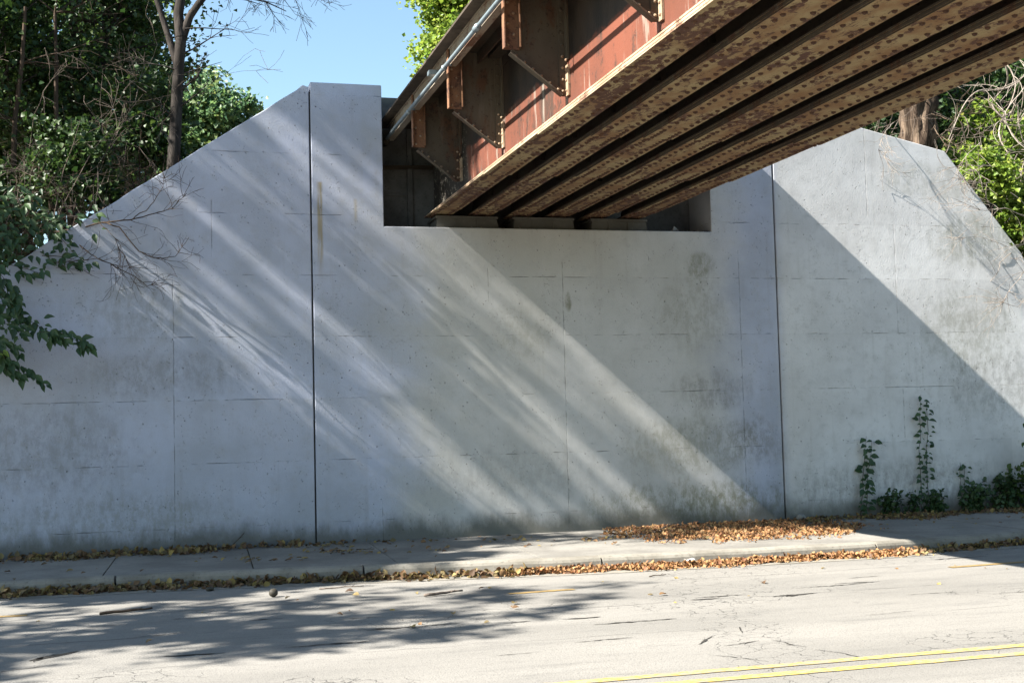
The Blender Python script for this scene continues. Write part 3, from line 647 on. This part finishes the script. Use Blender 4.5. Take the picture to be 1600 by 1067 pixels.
explicit('bare_branch', 'bare brown branches drooping over the top of the left wing wall', 'branch', (-1.0, .6, 4.6), [
    ([(-1.3, .7, 4.4), (-.9, .1, 4.35), (-.55, -.15, 4.42), (-.2, -.3, 4.43), (.1, -.35, 4.52), (.32, -.38, 4.58), (.5, -.4, 4.78)], .013),
    ([(-.55, -.15, 4.42), (-.35, -.28, 4.35), (-.1, -.35, 4.02), (.1, -.4, 3.92), (.35, -.42, 3.95), (.52, -.42, 4.2)], .010),
    ([(-1.1, .3, 4.35), (-.75, -.1, 4.05), (-.55, -.3, 3.9), (-.2, -.35, 3.72), (.0, -.38, 3.58), (.2, -.4, 3.62)], .009),
    ([(-1.5, .3, 3.95), (-1.1, -.1, 3.9), (-.6, -.3, 3.93), (-.3, -.35, 3.8)], .007),
    ([(-.6, -.15, 4.43), (-.4, -.3, 4.2), (-.25, -.33, 3.9), (-.2, -.34, 3.6)], .005),
    ([(-.2, -.3, 4.43), (.05, -.38, 4.6), (.2, -.42, 4.85), (.22, -.4, 5.0)], .007)], 'twigd', (13, .38, .006, .28))

def leafy_spray(name, label, base, curves, leaf, mat, group=None, per=9, hang=.5, cat='branch', r=.006, sd=.02, nice=True):
    t = empty(name, base, label, cat, group); mb = MB(); P = []; D = []
    for pts in curves:
        pts = [Vector(p) for p in pts]; m = len(pts)
        mb.tube(pts, [r*(1-.7*i/m) for i in range(m)], 5, cap=False)
        for i in range(m-1):
            a, b = pts[i], pts[i+1]; d = (b-a).normalized(); side = d.cross(Vector((0, 1, 0)))
            for k in range(per):
                q = a.lerp(b, (k+random.random()*.6)/per); sg = 1 if k % 2 else -1
                P.append(tuple(q+Vector([random.gauss(0, sd) for _ in range(3)]))); D.append(tuple(d*.5+side*sg*.55+Vector((0, -.15, -hang))))
    mb.build('stems', MT['twigd'], t, True)
    leaf_mesh('foliage', P, leaf, MT[mat], t, .15, .45, .26, nice, dirs=D, nrm=np.array([0, -.8, .35])[None])
    return t
def arc(a, b, sag=.1, n=5):
    a, b = Vector(a), Vector(b); return [tuple(a.lerp(b, i/n)+Vector((0, 0, sag*math.sin(math.pi*i/n)))) for i in range(n+1)]
# dark leafy boughs entering at the left edge, hanging in front of the wall
leafy_spray('leafy_branch', 'dark leafy bough reaching right over the wall at the left edge', (-2.6, -.3, 3.2), [
    arc((-2.2, -.2, 3.5), (-1.0, -.5, 2.85), .06), arc((-1.3, -.5, 2.98), (-.69, -.5, 2.78), .05),
    arc((-2.0, -.3, 3.9), (-1.5, -.5, 3.3), .1), arc((-2.3, -.3, 3.3), (-1.45, -.55, 2.9), .1), arc((-1.9, -.4, 3.6), (-1.45, -.5, 3.0), .1), arc((-2.2, -.3, 3.0), (-1.5, -.5, 2.75), .04)], .115, 'leafv', 'leafy boughs at the left edge', 12, .55, sd=.035)
leafy_spray('leafy_branch', 'lower dark leafy bough with pointed leaves at the left edge', (-2.4, -.3, 2.6), [
    arc((-2.4, -.2, 2.9), (-1.2, -.5, 2.32), .08), arc((-2.3, -.3, 2.7), (-1.45, -.5, 2.42), .05), arc((-2.1, -.3, 3.0), (-1.6, -.5, 2.55), .05)], .115, 'leafv', 'leafy boughs at the left edge', 10, .7, sd=.03)
leafy_spray('leafy_branch', 'small yellowing sprig between the two left boughs', (-2.3, -.4, 2.8), [arc((-2.3, -.4, 2.85), (-1.68, -.55, 2.72), .03, 3)], .09, 'leafy', None, 5, .4, sd=.03)
# ivy-like spray over the top of the wing wall at the left
leafy_spray('creeper', 'green lobed creeper spilling over the low end of the left wing wall', (-2.0, .2, 4.0), [
    arc((-2.4, .3, 3.9), (-1.2, -.1, 4.2), .15), arc((-2.2, .1, 4.1), (-1.0, -.15, 4.45), .1), arc((-2.0, .1, 4.25), (-.55, -.15, 4.45), .12), arc((-2.3, .1, 4.3), (-1.4, -.1, 4.65), .1), arc((-1.3, 0, 4.4), (-.9, -.2, 4.0), .05, 4),
    arc((-2.0, .0, 3.9), (-1.3, -.1, 3.75), .04, 4), arc((-1.3, 0, 4.0), (-.75, -.2, 3.88), .03, 4), arc((-2.3, .2, 4.5), (-1.3, 0, 4.75), .1), arc((-2.2, .0, 4.0), (-1.5, -.15, 4.05), .1)], .115, 'leafv', None, 8, .35, 'creeper', sd=.07)
leafy_spray('leafy_branch', 'bright green leaves hanging into the top left corner', (-2.2, -.6, 8.0), [
    arc((-2.6, -.5, 8.0), (-1.6, -.8, 7.25), .1), arc((-2.4, -.5, 7.7), (-1.3, -.8, 7.4), .15), arc((-2.0, -.5, 7.9), (-.95, -.8, 7.7), .1), arc((-2.2, -.5, 7.6), (-1.7, -.8, 7.1), .1)], .15, 'leafy', None, 9, .5, sd=.07)

# --- trees beyond the abutment
tree('leafy_tree', 'distant round blue-green tree against the sky right of the bare trunk', (2.2, 26, gz(2.2, 26)), 8, .2, (1.9, 26, 11.6), (1.9, 2, 2.2), 110, 150, .15, MT['leafb'], 'bark', None, cr=(.25, .5), hollow=.2, depth=1, tipleaf=False)
tree('leafy_tree', 'distant green tree partly behind the thicket and the bare trunk', (-.2, 30, gz(-.2, 30)), 8, .2, (-.4, 30, 12.6), (2.0, 2, 2.9), 100, 130, .16, MT['leafb'], 'bark', None, cr=(.3, .6), hollow=.3, depth=1, tipleaf=False)
tree('leafy_tree', 'bright yellow-green tree crown showing above the bridge deck', (10.0, 20, gz(10, 20)), 8, .25, (9.9, 20, 14.0), (2.15, 2, 2.7), 150, 190, .13, MT['leafy'], 'bark', None, cr=(.28, .5), hollow=.25, depth=1, tipleaf=False)

# --- right embankment
tree('leafy_tree', 'dark green tree filling the top right behind the bridge', (16.5, 4.5, gz(16.5, 4.5)), 6, .14, (16.3, 4.6, 7.4), (2.2, 1.3, 2.6), 95, 150, .10, MT['leafd'], 'bark', 'trees on the right embankment', cr=(.25, .5))
tree('leafy_tree', 'dark tree in the back row right of the old stump', (17.5, 9.5, gz(17.5, 9.5)), 7, .2, (17.4, 9.5, 9), (3.6, 1.6, 3.6), 120, 150, .16, MT['leafd'], 'bark', 'trees on the right embankment', cr=(.3, .6))
tree('leafy_tree', 'dark tree in the back row directly behind the old stump', (13.0, 12, gz(13, 12)), 7, .2, (14.6, 12, 8.6), (2.6, 1.6, 2.4), 80, 150, .16, MT['leafd'], 'bark', 'trees on the right embankment', cr=(.3, .6))
tree('leafy_tree', 'tall dark tree far back on the right', (24, 14, gz(24, 14)), 7, .2, (23.5, 14, 8.6), (4.2, 2, 5), 110, 150, .18, MT['leafd'], 'bark', 'trees on the right embankment', cr=(.3, .6))
# thick furrowed trunk
e = empty('old_tree', (12.55, 1.6, 5.2), 'thick furrowed pale brown trunk standing behind the right wing wall', 'tree')
mb = MB(); n = 44; rings = []
for i in range(70):
    z = 5.0+i*.06; i_ = i*.3; R = .29
    for j in range(n):
        a = 2*math.pi*j/n; rr = R*(1+.07*math.sin(a*9+z*1.3)+.42*mnoise.noise(Vector((math.cos(a)*2.6, math.sin(a)*2.6, z*2.6)))+.16*mnoise.noise(Vector((math.cos(a)*7, math.sin(a)*7, z*4))))
        mb.v.append((12.52+.006*i+rr*math.cos(a), 1.6+rr*math.sin(a), z))
for i in range(69):
    for j in range(n): mb.f.append((i*n+j, i*n+(j+1) % n, (i+1)*n+(j+1) % n, (i+1)*n+j)); mb.m.append(0)
tp = []
for i in range(12): limb(mb, (12.8, 1.4, 5.9+.15*i), (random.gauss(.2, .6), -.5, random.gauss(.1, .4)), .7, .012, 2, tp, .3, (2, 4), 5, .6, 0, 5)
mb.build('trunk', MT['barkp'], e, True)
leaf_mesh('crown', clumps((12.9, 4.2, 9.9), (1.6, 1.2, .9), 30, 100, (.3, .5)), .12, MT['leafm'], e)
# bushes with bright lit leaves on the right slope
for lb, x, y, cc, cr_, k, m, per in (
 ('bright green bush behind the right wing wall beside the furrowed trunk', 14.0, 1.5, (14.0, 1.4, 6.1), (.95, .5, 1.0), 34, 'leafy', 85),
 ('bright green bush by the right edge of the upper slope', 15.3, 1.8, (15.2, 1.9, 6.1), (.8, .6, 1.2), 28, 'leafy', 80),
 ('yellow-green bush spilling over the steep end of the right wing wall', 14.4, .8, (14.1, .4, 4.35), (.5, .4, .7), 22, 'leafy', 80),
 ('leafy bush hanging over the shoulder of the right wing wall', 13.4, .7, (12.95, .15, 5.45), (.42, .3, .45), 16, 'leafy', 75),
 ('light green bush halfway down the steep end of the right wing wall', 14.1, .6, (13.65, .1, 4.75), (.42, .3, .5), 18, 'leafy', 70),
 ('dark bush low at the right edge above the wall', 15.2, 1.6, (15.0, 1.7, 4.5), (.8, .7, .9), 24, 'leafd', 90),
 ('small dark bush under the bridge end left of the furrowed trunk', 11.6, 1.6, (11.7, 1.7, 6.55), (.45, .4, .4), 12, 'leafd', 80)):
    b = empty('bush', (x, y, gz(x, y)), lb, 'bush', 'bushes on the right slope'); mb = MB(); tp = []
    for i in range(7): limb(mb, (x, y, gz(x, y)), (random.gauss(0, .5), random.gauss(0, .3)-.1, 1), 1.2, .018, 2, tp, .25, (2, 4), 5, .6, .1, 5)
    mb.build('branches', MT['twig'], b, True)
    leaf_mesh('foliage', clumps(cc, cr_, k, int(per*1.25), (.10, .22), .2), .08, MT[m], b, .45)
# curly bare vines on the right
def curl(mb, p, d, L, r, seg=16, sw=.5, grav=-.35):
    p = Vector(p); d = Vector(d).normalized(); pts = [p.copy()]; ax = Vector([random.gauss(0, 1) for _ in range(3)]).normalized()
    for i in range(seg):
        if random.random() < .25: ax = Vector([random.gauss(0, 1) for _ in range(3)]).normalized()
        d = (d+ax.cross(d)*sw*random.uniform(.2, .8)+Vector((0, -.02, grav*.15))).normalized(); p = p+d*L/seg; pts.append(p.copy())
    mb.tube(pts, [r*(1-.6*i/seg) for i in range(seg+1)], 5, cap=False); return pts
def vine(label, x, y, z, n, L, r, d, sub=2, mat='twig', box=(.5, .3, .4), grav=-.35):
    e = empty('bare_vine', (x, y, z), label, 'vine', 'bare vines on the right slope'); mb = MB()
    for i in range(n):
        q = Vector((x+random.uniform(-1, 1)*box[0], y+random.uniform(-1, 1)*box[1], z+random.uniform(-1, 1)*box[2]))
        pts = curl(mb, q, Vector(d)+Vector([random.gauss(0, .45) for _ in range(3)]), L*random.uniform(.6, 1.2), r*random.uniform(.6, 1.2), grav=grav)
        for _ in range(sub):
            s_ = random.choice(pts[3:]); p2 = curl(mb, s_, [random.gauss(0, 1) for _ in range(3)], L*.4, r*.5, 9, .4, -.1)
            for _ in range(2): curl(mb, random.choice(p2[2:]), [random.gauss(0, 1) for _ in range(3)], L*.18, r*.3, 5, .3, 0)
    mb.build('stems', MT[mat], e, True)
vine('thick curly bare vines hanging at the top right edge', 14.2, .7, 7.2, 17, 2.2, .015, (-.1, -.1, -1), 3, 'pale', (.6, .35, .6))
vine('bare vines tangled beside the furrowed trunk', 13.1, .7, 6.6, 7, 1.0, .011, (.3, -.1, -.5), 3, 'twig', (.35, .2, .4))
vine('bare vines running down the steep end of the right wing wall', 14.0, .2, 5.6, 13, 1.7, .011, (-.25, -.15, -.9), 3, 'pale', (.5, .3, .6))
explicit('bare_branch', 'pale bare twigs reaching left over the top of the right wing wall', 'branch', (13.6, .3, 5.0), [
    ([(14.4, .5, 5.0), (13.8, .1, 4.9), (13.3, -.25, 4.75), (12.9, -.35, 4.85), (12.4, -.4, 4.8), (11.95, -.45, 4.95)], .010),
    ([(14.2, .5, 5.9), (13.4, .1, 5.6), (12.8, -.2, 5.55), (12.2, -.35, 5.5), (11.7, -.4, 5.45)], .008),
    ([(13.9, .3, 4.4), (13.3, -.3, 3.95), (12.9, -.35, 3.55), (12.7, -.4, 3.3)], .008), ([(14.0, .3, 4.1), (13.5, -.2, 3.6), (13.0, -.4, 3.3), (12.5, -.4, 3.45)], .006),
    ([(12.9, .2, 6.0), (12.4, -.1, 5.7), (12.1, -.3, 5.4), (12.3, -.35, 5.1)], .006), ([(11.4, .3, 6.3), (11.0, -.1, 6.05), (10.8, -.2, 5.75), (10.95, -.25, 5.5)], .006), ([(13.4, .4, 5.6), (12.9, -.1, 5.3), (12.5, -.3, 5.25), (12.0, -.35, 5.3), (11.6, -.35, 5.2)], .007), ([(14.0, .5, 4.6), (13.5, -.1, 4.35), (12.9, -.35, 4.25), (12.4, -.38, 4.4), (11.9, -.35, 4.35)], .007)], 'pale', (12, .45, .006, .3))

# --- climbing plants and weeds at the foot of the right wing wall
def climber(label, x, z1, ns=2, lean=.1, wd=.09, leaf=.105, base=.15):
    e = empty('climbing_plant', (x, -.05, base), label, 'plant', 'climbing plants on the right wing wall'); mb = MB(); P = []; D = []; Nn = []
    for s_ in range(ns):
        xo = (s_-(ns-1)/2)*wd; pts = []
        for i in range(12):
            f = i/11; pts.append((x+xo+lean*f+random.gauss(0, .008), -.035-.01*math.sin(f*9), base+(z1-base)*f*(1-.05*s_)))
        mb.tube(pts, [.006*(1-.6*i/12) for i in range(12)], 5, cap=False)
        m = int((z1-base)/.042)
        for k in range(m):
            f = (k+random.random()*.5)/m; q = Vector(pts[min(11, int(f*11))]).lerp(Vector(pts[min(11, int(f*11)+1)]), f*11 % 1); sg = 1 if k % 2 else -1
            
            if random.random() < .14: continue
            P.append((q.x+sg*.012+random.gauss(0, .014), -.045-random.random()*.05, q.z+random.gauss(0, .012))); D.append((sg*random.uniform(.4, 1.2), -.2, random.uniform(-.9, .1)))
    mb.build('stems', MT['twigd'], e, True)
    leaf_mesh('foliage', P, leaf, MT['leafv'], e, .1, .5, .32, True, dirs=D, nrm=np.array([0, -.75, .5])[None]); return e
climber('shorter leafy climber, leftmost on the right wing wall', 10.36, 1.37, 2, .16, .09)
climber('tallest double-stemmed climber rising up the right wing wall', 11.42, 1.98, 2, .08, .11, .09)
climber('short climber tip above the weed clump at the right', 12.12, .92, 2, .0, .08, .08)
def weed(label, x, y, w_, h, k, mat='leafv', leaf=.075, per=26, cat='weed'):
    e = empty('weed', (x, y, .15), label, cat, 'weeds along the foot of the right wing wall'); mb = MB(); P = []
    for i in range(k):
        bx_ = x+random.gauss(0, w_*.35); pts = []; d = Vector((random.gauss(0, .35)*w_/.3*.6, random.gauss(0, .15)-.1, 1)).normalized(); p = Vector((bx_, y, .15)); H = h*random.uniform(.5, 1.08)
        for j in range(6): pts.append(p.copy()); p = p+d*H/5; d = (d+Vector((random.gauss(0, .12), random.gauss(0, .08)-.02, 0))).normalized()
        mb.tube(pts, [.004*(1-.12*j) for j in range(6)], 4, cap=False)
        for j in range(per):
            f = random.random()**.8*5; a = int(min(4, f)); q = pts[a].lerp(pts[a+1], f-a); P.append((q.x+random.gauss(0, .035), q.y+random.gauss(0, .03), q.z+random.gauss(0, .02)))
    mb.build('stems', MT['twigd'], e, True)
    leaf_mesh('foliage', P, leaf, MT[mat], e, .45, .3, .36, True); return e
weed('small upright weed between the two tall climbers', 10.75, -.12, .16, .46, 7)
weed('spreading weed at the base of the tallest climber, on its left', 11.15, -.14, .3, .42, 7, per=14)
weed('low weed at the base of the tallest climber, on its right', 11.6, -.12, .22, .38, 7)
weed('dense dark weed clump right of the climbers', 12.25, -.14, .34, .55, 18)
weed('dense dark weed clump near the right edge', 12.75, -.16, .34, .6, 18)
weed('dark weed clump at the right edge of the wall foot', 13.25, -.18, .34, .75, 16, 'leafm', .085)
weed('tall bright green broad-leaved plant at the right edge', 13.35, -.3, .3, 1.65, 12, 'leafm', .13, 22, 'plant')

random.seed(22); RG = np.random.default_rng(5)
# --- big roadside trees left of the view, whose crowns shade the wall and the road
def shade_tree(label, base, parts_, r=.3, sprays=()):
    e = empty('roadside_tree', base, label, 'tree', 'big trees by the road left of the wall'); mb = MB(); tp = []
    top = Vector(parts_[-1][0]); b = Vector(base)
    mb.tube([b.lerp(top, f)+Vector((math.sin(f*5)*.2, math.cos(f*4)*.15, 0)) for f in (0, .1, .25, .45, .65, .85, 1)], [r*1.3, r, r*.9, r*.7, r*.5, r*.3, r*.1], 10, cap=False)
    Ps = []
    for c_, rr, k, per, leaf, hol, *cc_ in parts_:
        q = b.lerp(top, .45); limb(mb, q, Vector(c_)-q, (Vector(c_)-q).length, r*.35, 3, tp, .12, (3, 5), 6, .5, .02, 6, .5)
        Ps.append((clumps(c_, rr, k, per, cc_[0] if cc_ else (.3, .6), hol), leaf))
    mb.build('trunk', MT['bark'], e, True)
    for (x0, x1), (y0, y1), (z0, z1), k, per, (sx, sy, sz) in sprays:      # flat layered sprays of leaves
        for i in range(k):
            c_ = np.array([random.uniform(x0, x1), random.uniform(y0, y1), random.uniform(z0, z1)]); f = random.uniform(.6, 1.3)
            Ps.append((c_+RG.normal(size=(per, 3))*np.array([sx, sy*f, sz*random.uniform(.5, 1.6)]), .12))
    P = np.concatenate([p for p, l in Ps]); leaf_mesh('crown', P, Ps[0][1], MT['leafm'], e, .3, .3, .6)
shade_tree('tall roadside tree whose crown shades the wing wall', (-10.5, -1.6, .1), [
    ((-10, -2.2, 9.6), (2.2, 2.6, 2.9), 165, 150, .19, .1)], .3, [
    ((-11.3, -8.8), (-1.74, -.4), (13.4, 19.2), 32, 42, (.35, .39, .07)), ((-11.3, -8.8), (-3.6, -1.74), (13.8, 19.2), 26, 42, (.35, .39, .08)), ((-11.3, -8.8), (-3.7, -2.2), (14.6, 18.0), 11, 42, (.35, .45, .07))])
shade_tree('roadside tree overhanging the road left of the view', (-11, -4.6, .1), [
    ((-10.3, -7.3, 9.7), (2.4, 2.4, 2.8), 115, 30, .16, .1, (.12, .3))], .25)

# ================================================================ FALLEN LEAVES AND LITTER
def drift(name, label, pts, size, mat, up=.45):
    o = leaf_mesh(name, pts, size, MT[mat], None, up, .55, .36, True); tag(o, label, 'leaves', None, 'stuff'); return o
def gut(n, x0, x1, dens):
    out = []
    while len(out) < n:
        x = random.uniform(x0, x1); wdt = .25+.07*math.sin(x*2.3)+.06*math.sin(x*7.1)+.04*math.sin(x*17)
        if random.random() > dens(x): continue
        t = abs(random.gauss(0, .42)); 
        if t > 1.15: continue
        out.append((x, curb_y(x)-.012-t*wdt, .012+max(0, .045*(1-t))*random.random()))
    return out
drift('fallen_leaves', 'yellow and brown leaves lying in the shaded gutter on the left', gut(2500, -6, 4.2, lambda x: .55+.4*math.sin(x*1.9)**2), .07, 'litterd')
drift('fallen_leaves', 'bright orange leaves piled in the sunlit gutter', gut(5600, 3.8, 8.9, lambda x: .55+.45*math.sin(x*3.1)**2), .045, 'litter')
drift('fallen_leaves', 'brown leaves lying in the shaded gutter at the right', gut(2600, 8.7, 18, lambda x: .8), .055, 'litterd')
def walk_pts(n, f, x0, x1, y0, y1):
    out = []
    while len(out) < n:
        x, y = random.uniform(x0, x1), random.uniform(y0, y1); p = f(x, y)
        if y > curb_y(x)+.2 and random.random() < p: out.append((x, y, .160+.014*p*random.random()))
    return out
def heap(x, y):
    e = ((x-7.75)/1.75)**2+((y+1.25)/1.25)**2+.5*math.sin(x*5.1+y*2)*math.sin(y*6.3)+.35*math.sin(x*11)*math.sin(y*9)+.25*mnoise.noise(Vector((x*3, y*4, 0)))
    return max(0, min(1, 1.3-e))**1.3+(.8 if y > -.3 and x > 6.2 else 0)
drift('fallen_leaves', 'big heap of dry orange leaves on the pavement against the wall', walk_pts(7500, heap, 5.9, 9.7, -2.75, -.02), .042, 'litter')
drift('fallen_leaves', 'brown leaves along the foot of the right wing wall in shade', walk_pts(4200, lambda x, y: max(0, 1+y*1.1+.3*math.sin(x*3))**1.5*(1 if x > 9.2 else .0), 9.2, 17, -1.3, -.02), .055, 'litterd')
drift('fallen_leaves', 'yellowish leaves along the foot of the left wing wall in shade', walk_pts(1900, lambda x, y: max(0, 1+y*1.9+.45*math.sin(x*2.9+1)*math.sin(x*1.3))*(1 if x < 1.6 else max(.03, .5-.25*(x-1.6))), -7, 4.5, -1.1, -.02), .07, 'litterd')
drift('fallen_leaves', 'scattered single leaves on the pavement and the road', [(x, y, .165) for x, y in [(random.uniform(-3, 13), random.uniform(-2.5, -.1)) for _ in range(110)] if y > curb_y(x)+.2]+[(random.uniform(-3, 11), random.uniform(-6.8, -3.9), .012) for _ in range(45)]
      + [(x0+random.gauss(0, .13), y0+random.gauss(0, .12), .165) for x0, y0, n in ((1.15, -1.7, 14), (2.2, -1.1, 26), (2.45, -1.5, 20), (1.6, -1.9, 8), (3.4, -1.6, 8), (5.6, -1.4, 20), (4.6, -.8, 12)) for _ in range(n)], .062, 'litterd', .8)
def stick(label, a, b, r, mat='twig'):
    a, b = Vector(a), Vector(b); mb = MB(); n = 7
    mb.tube([a.lerp(b, i/n)+Vector((0, random.gauss(0, .012), random.random()*.006)) for i in range(n+1)], [r*(1-.4*i/n)*random.uniform(.85, 1.1) for i in range(n+1)], 7)
    q = a.lerp(b, .7); mb.tube([q, q+Vector((.05, .05, .015))], [r*.5, r*.2], 5)
    tag(mb.build('stick', MT[mat], None, True), label, 'stick')
stick('pale broken stick lying on the road below the middle of the wall', (2.62, -4.80, .02), (3.05, -4.62, .022), .016)
stick('long thin brown stick lying in the shade on the road at the left', (-.45, -4.66, .018), (.02, -4.50, .018), .016, 'twigd')
stick('short thin stick beside the gutter left of the nut', (1.72, -3.72, .012), (2.2, -3.66, .012), .008)
for i, (lb, x, y) in enumerate((('tiny bent twig on the pavement below the left joint', 2.5, -1.2), ('tiny dark twig on the pavement at the near edge of the leaf heap', 6.4, -1.9), ('tiny twig on the road in front of the orange leaves', 5.2, -4.3))):
    stick(lb, (x, y, .165 if y > -3 else .01), (x+.22, y+.06*(i-1), .17 if y > -3 else .012), .006, 'twigd')
stick('thin twig leaning in the leaf heap against the wall', (6.9, -.5, .18), (7.35, -.25, .25), .008)
stick('thin dark twig standing up from the leaves against the left wing wall', (1.0, -.12, .16), (1.2, -.03, .34), .007, 'twigd')
def ball(name, label, cat, c, r, mat, sq=1., jag=.0):
    import bmesh
    bm = bmesh.new(); bmesh.ops.create_icosphere(bm, subdivisions=3, radius=r)
    for v in bm.verts:
        k = 1+jag*(math.sin(v.co.x/r*3.1+1)*math.sin(v.co.y/r*2.7)+.5*math.sin(v.co.z/r*5+v.co.x/r*4)); v.co *= k; v.co.z *= sq
    me = bpy.data.meshes.new(name); bm.to_mesh(me); bm.free(); me.materials.append(MT[mat]); me.polygons.foreach_set('use_smooth', [True]*len(me.polygons))
    o = bpy.data.objects.new(name, me); C.objects.link(o); o.location = c; tag(o, label, cat); return o
ball('walnut', 'round black nut husk lying on the road near the left gutter', 'nut', (1.21, -4.06, .045), .046, 'nut', .95, .05)
ball('clod', 'small dark lump of dirt at the edge of the left gutter', 'clod', (.62, -3.22, .02), .04, 'nut', .6, .2)
ball('stone', 'pale grey stone sitting in the leaves against the wall near the right joint', 'stone', (9.26, -.16, .2), .075, 'stone', .8, .12)
mb = MB(); g0 = [(5.93+.12*i/5, -3.66+.09*j/3+random.gauss(0, .006), .075+random.uniform(0, .03)) for j in range(4) for i in range(6)]
mb.add(g0, [(j*6+i, j*6+i+1, j*6+i+7, j*6+i+6) for j in range(3) for i in range(5)]); o = mb.build('paper_scrap', MT['paper'])
tag(o, 'crumpled white paper scrap lying on the orange leaves in the gutter', 'paper'); m_ = o.modifiers.new('thickness', 'SOLIDIFY'); m_.thickness = .002
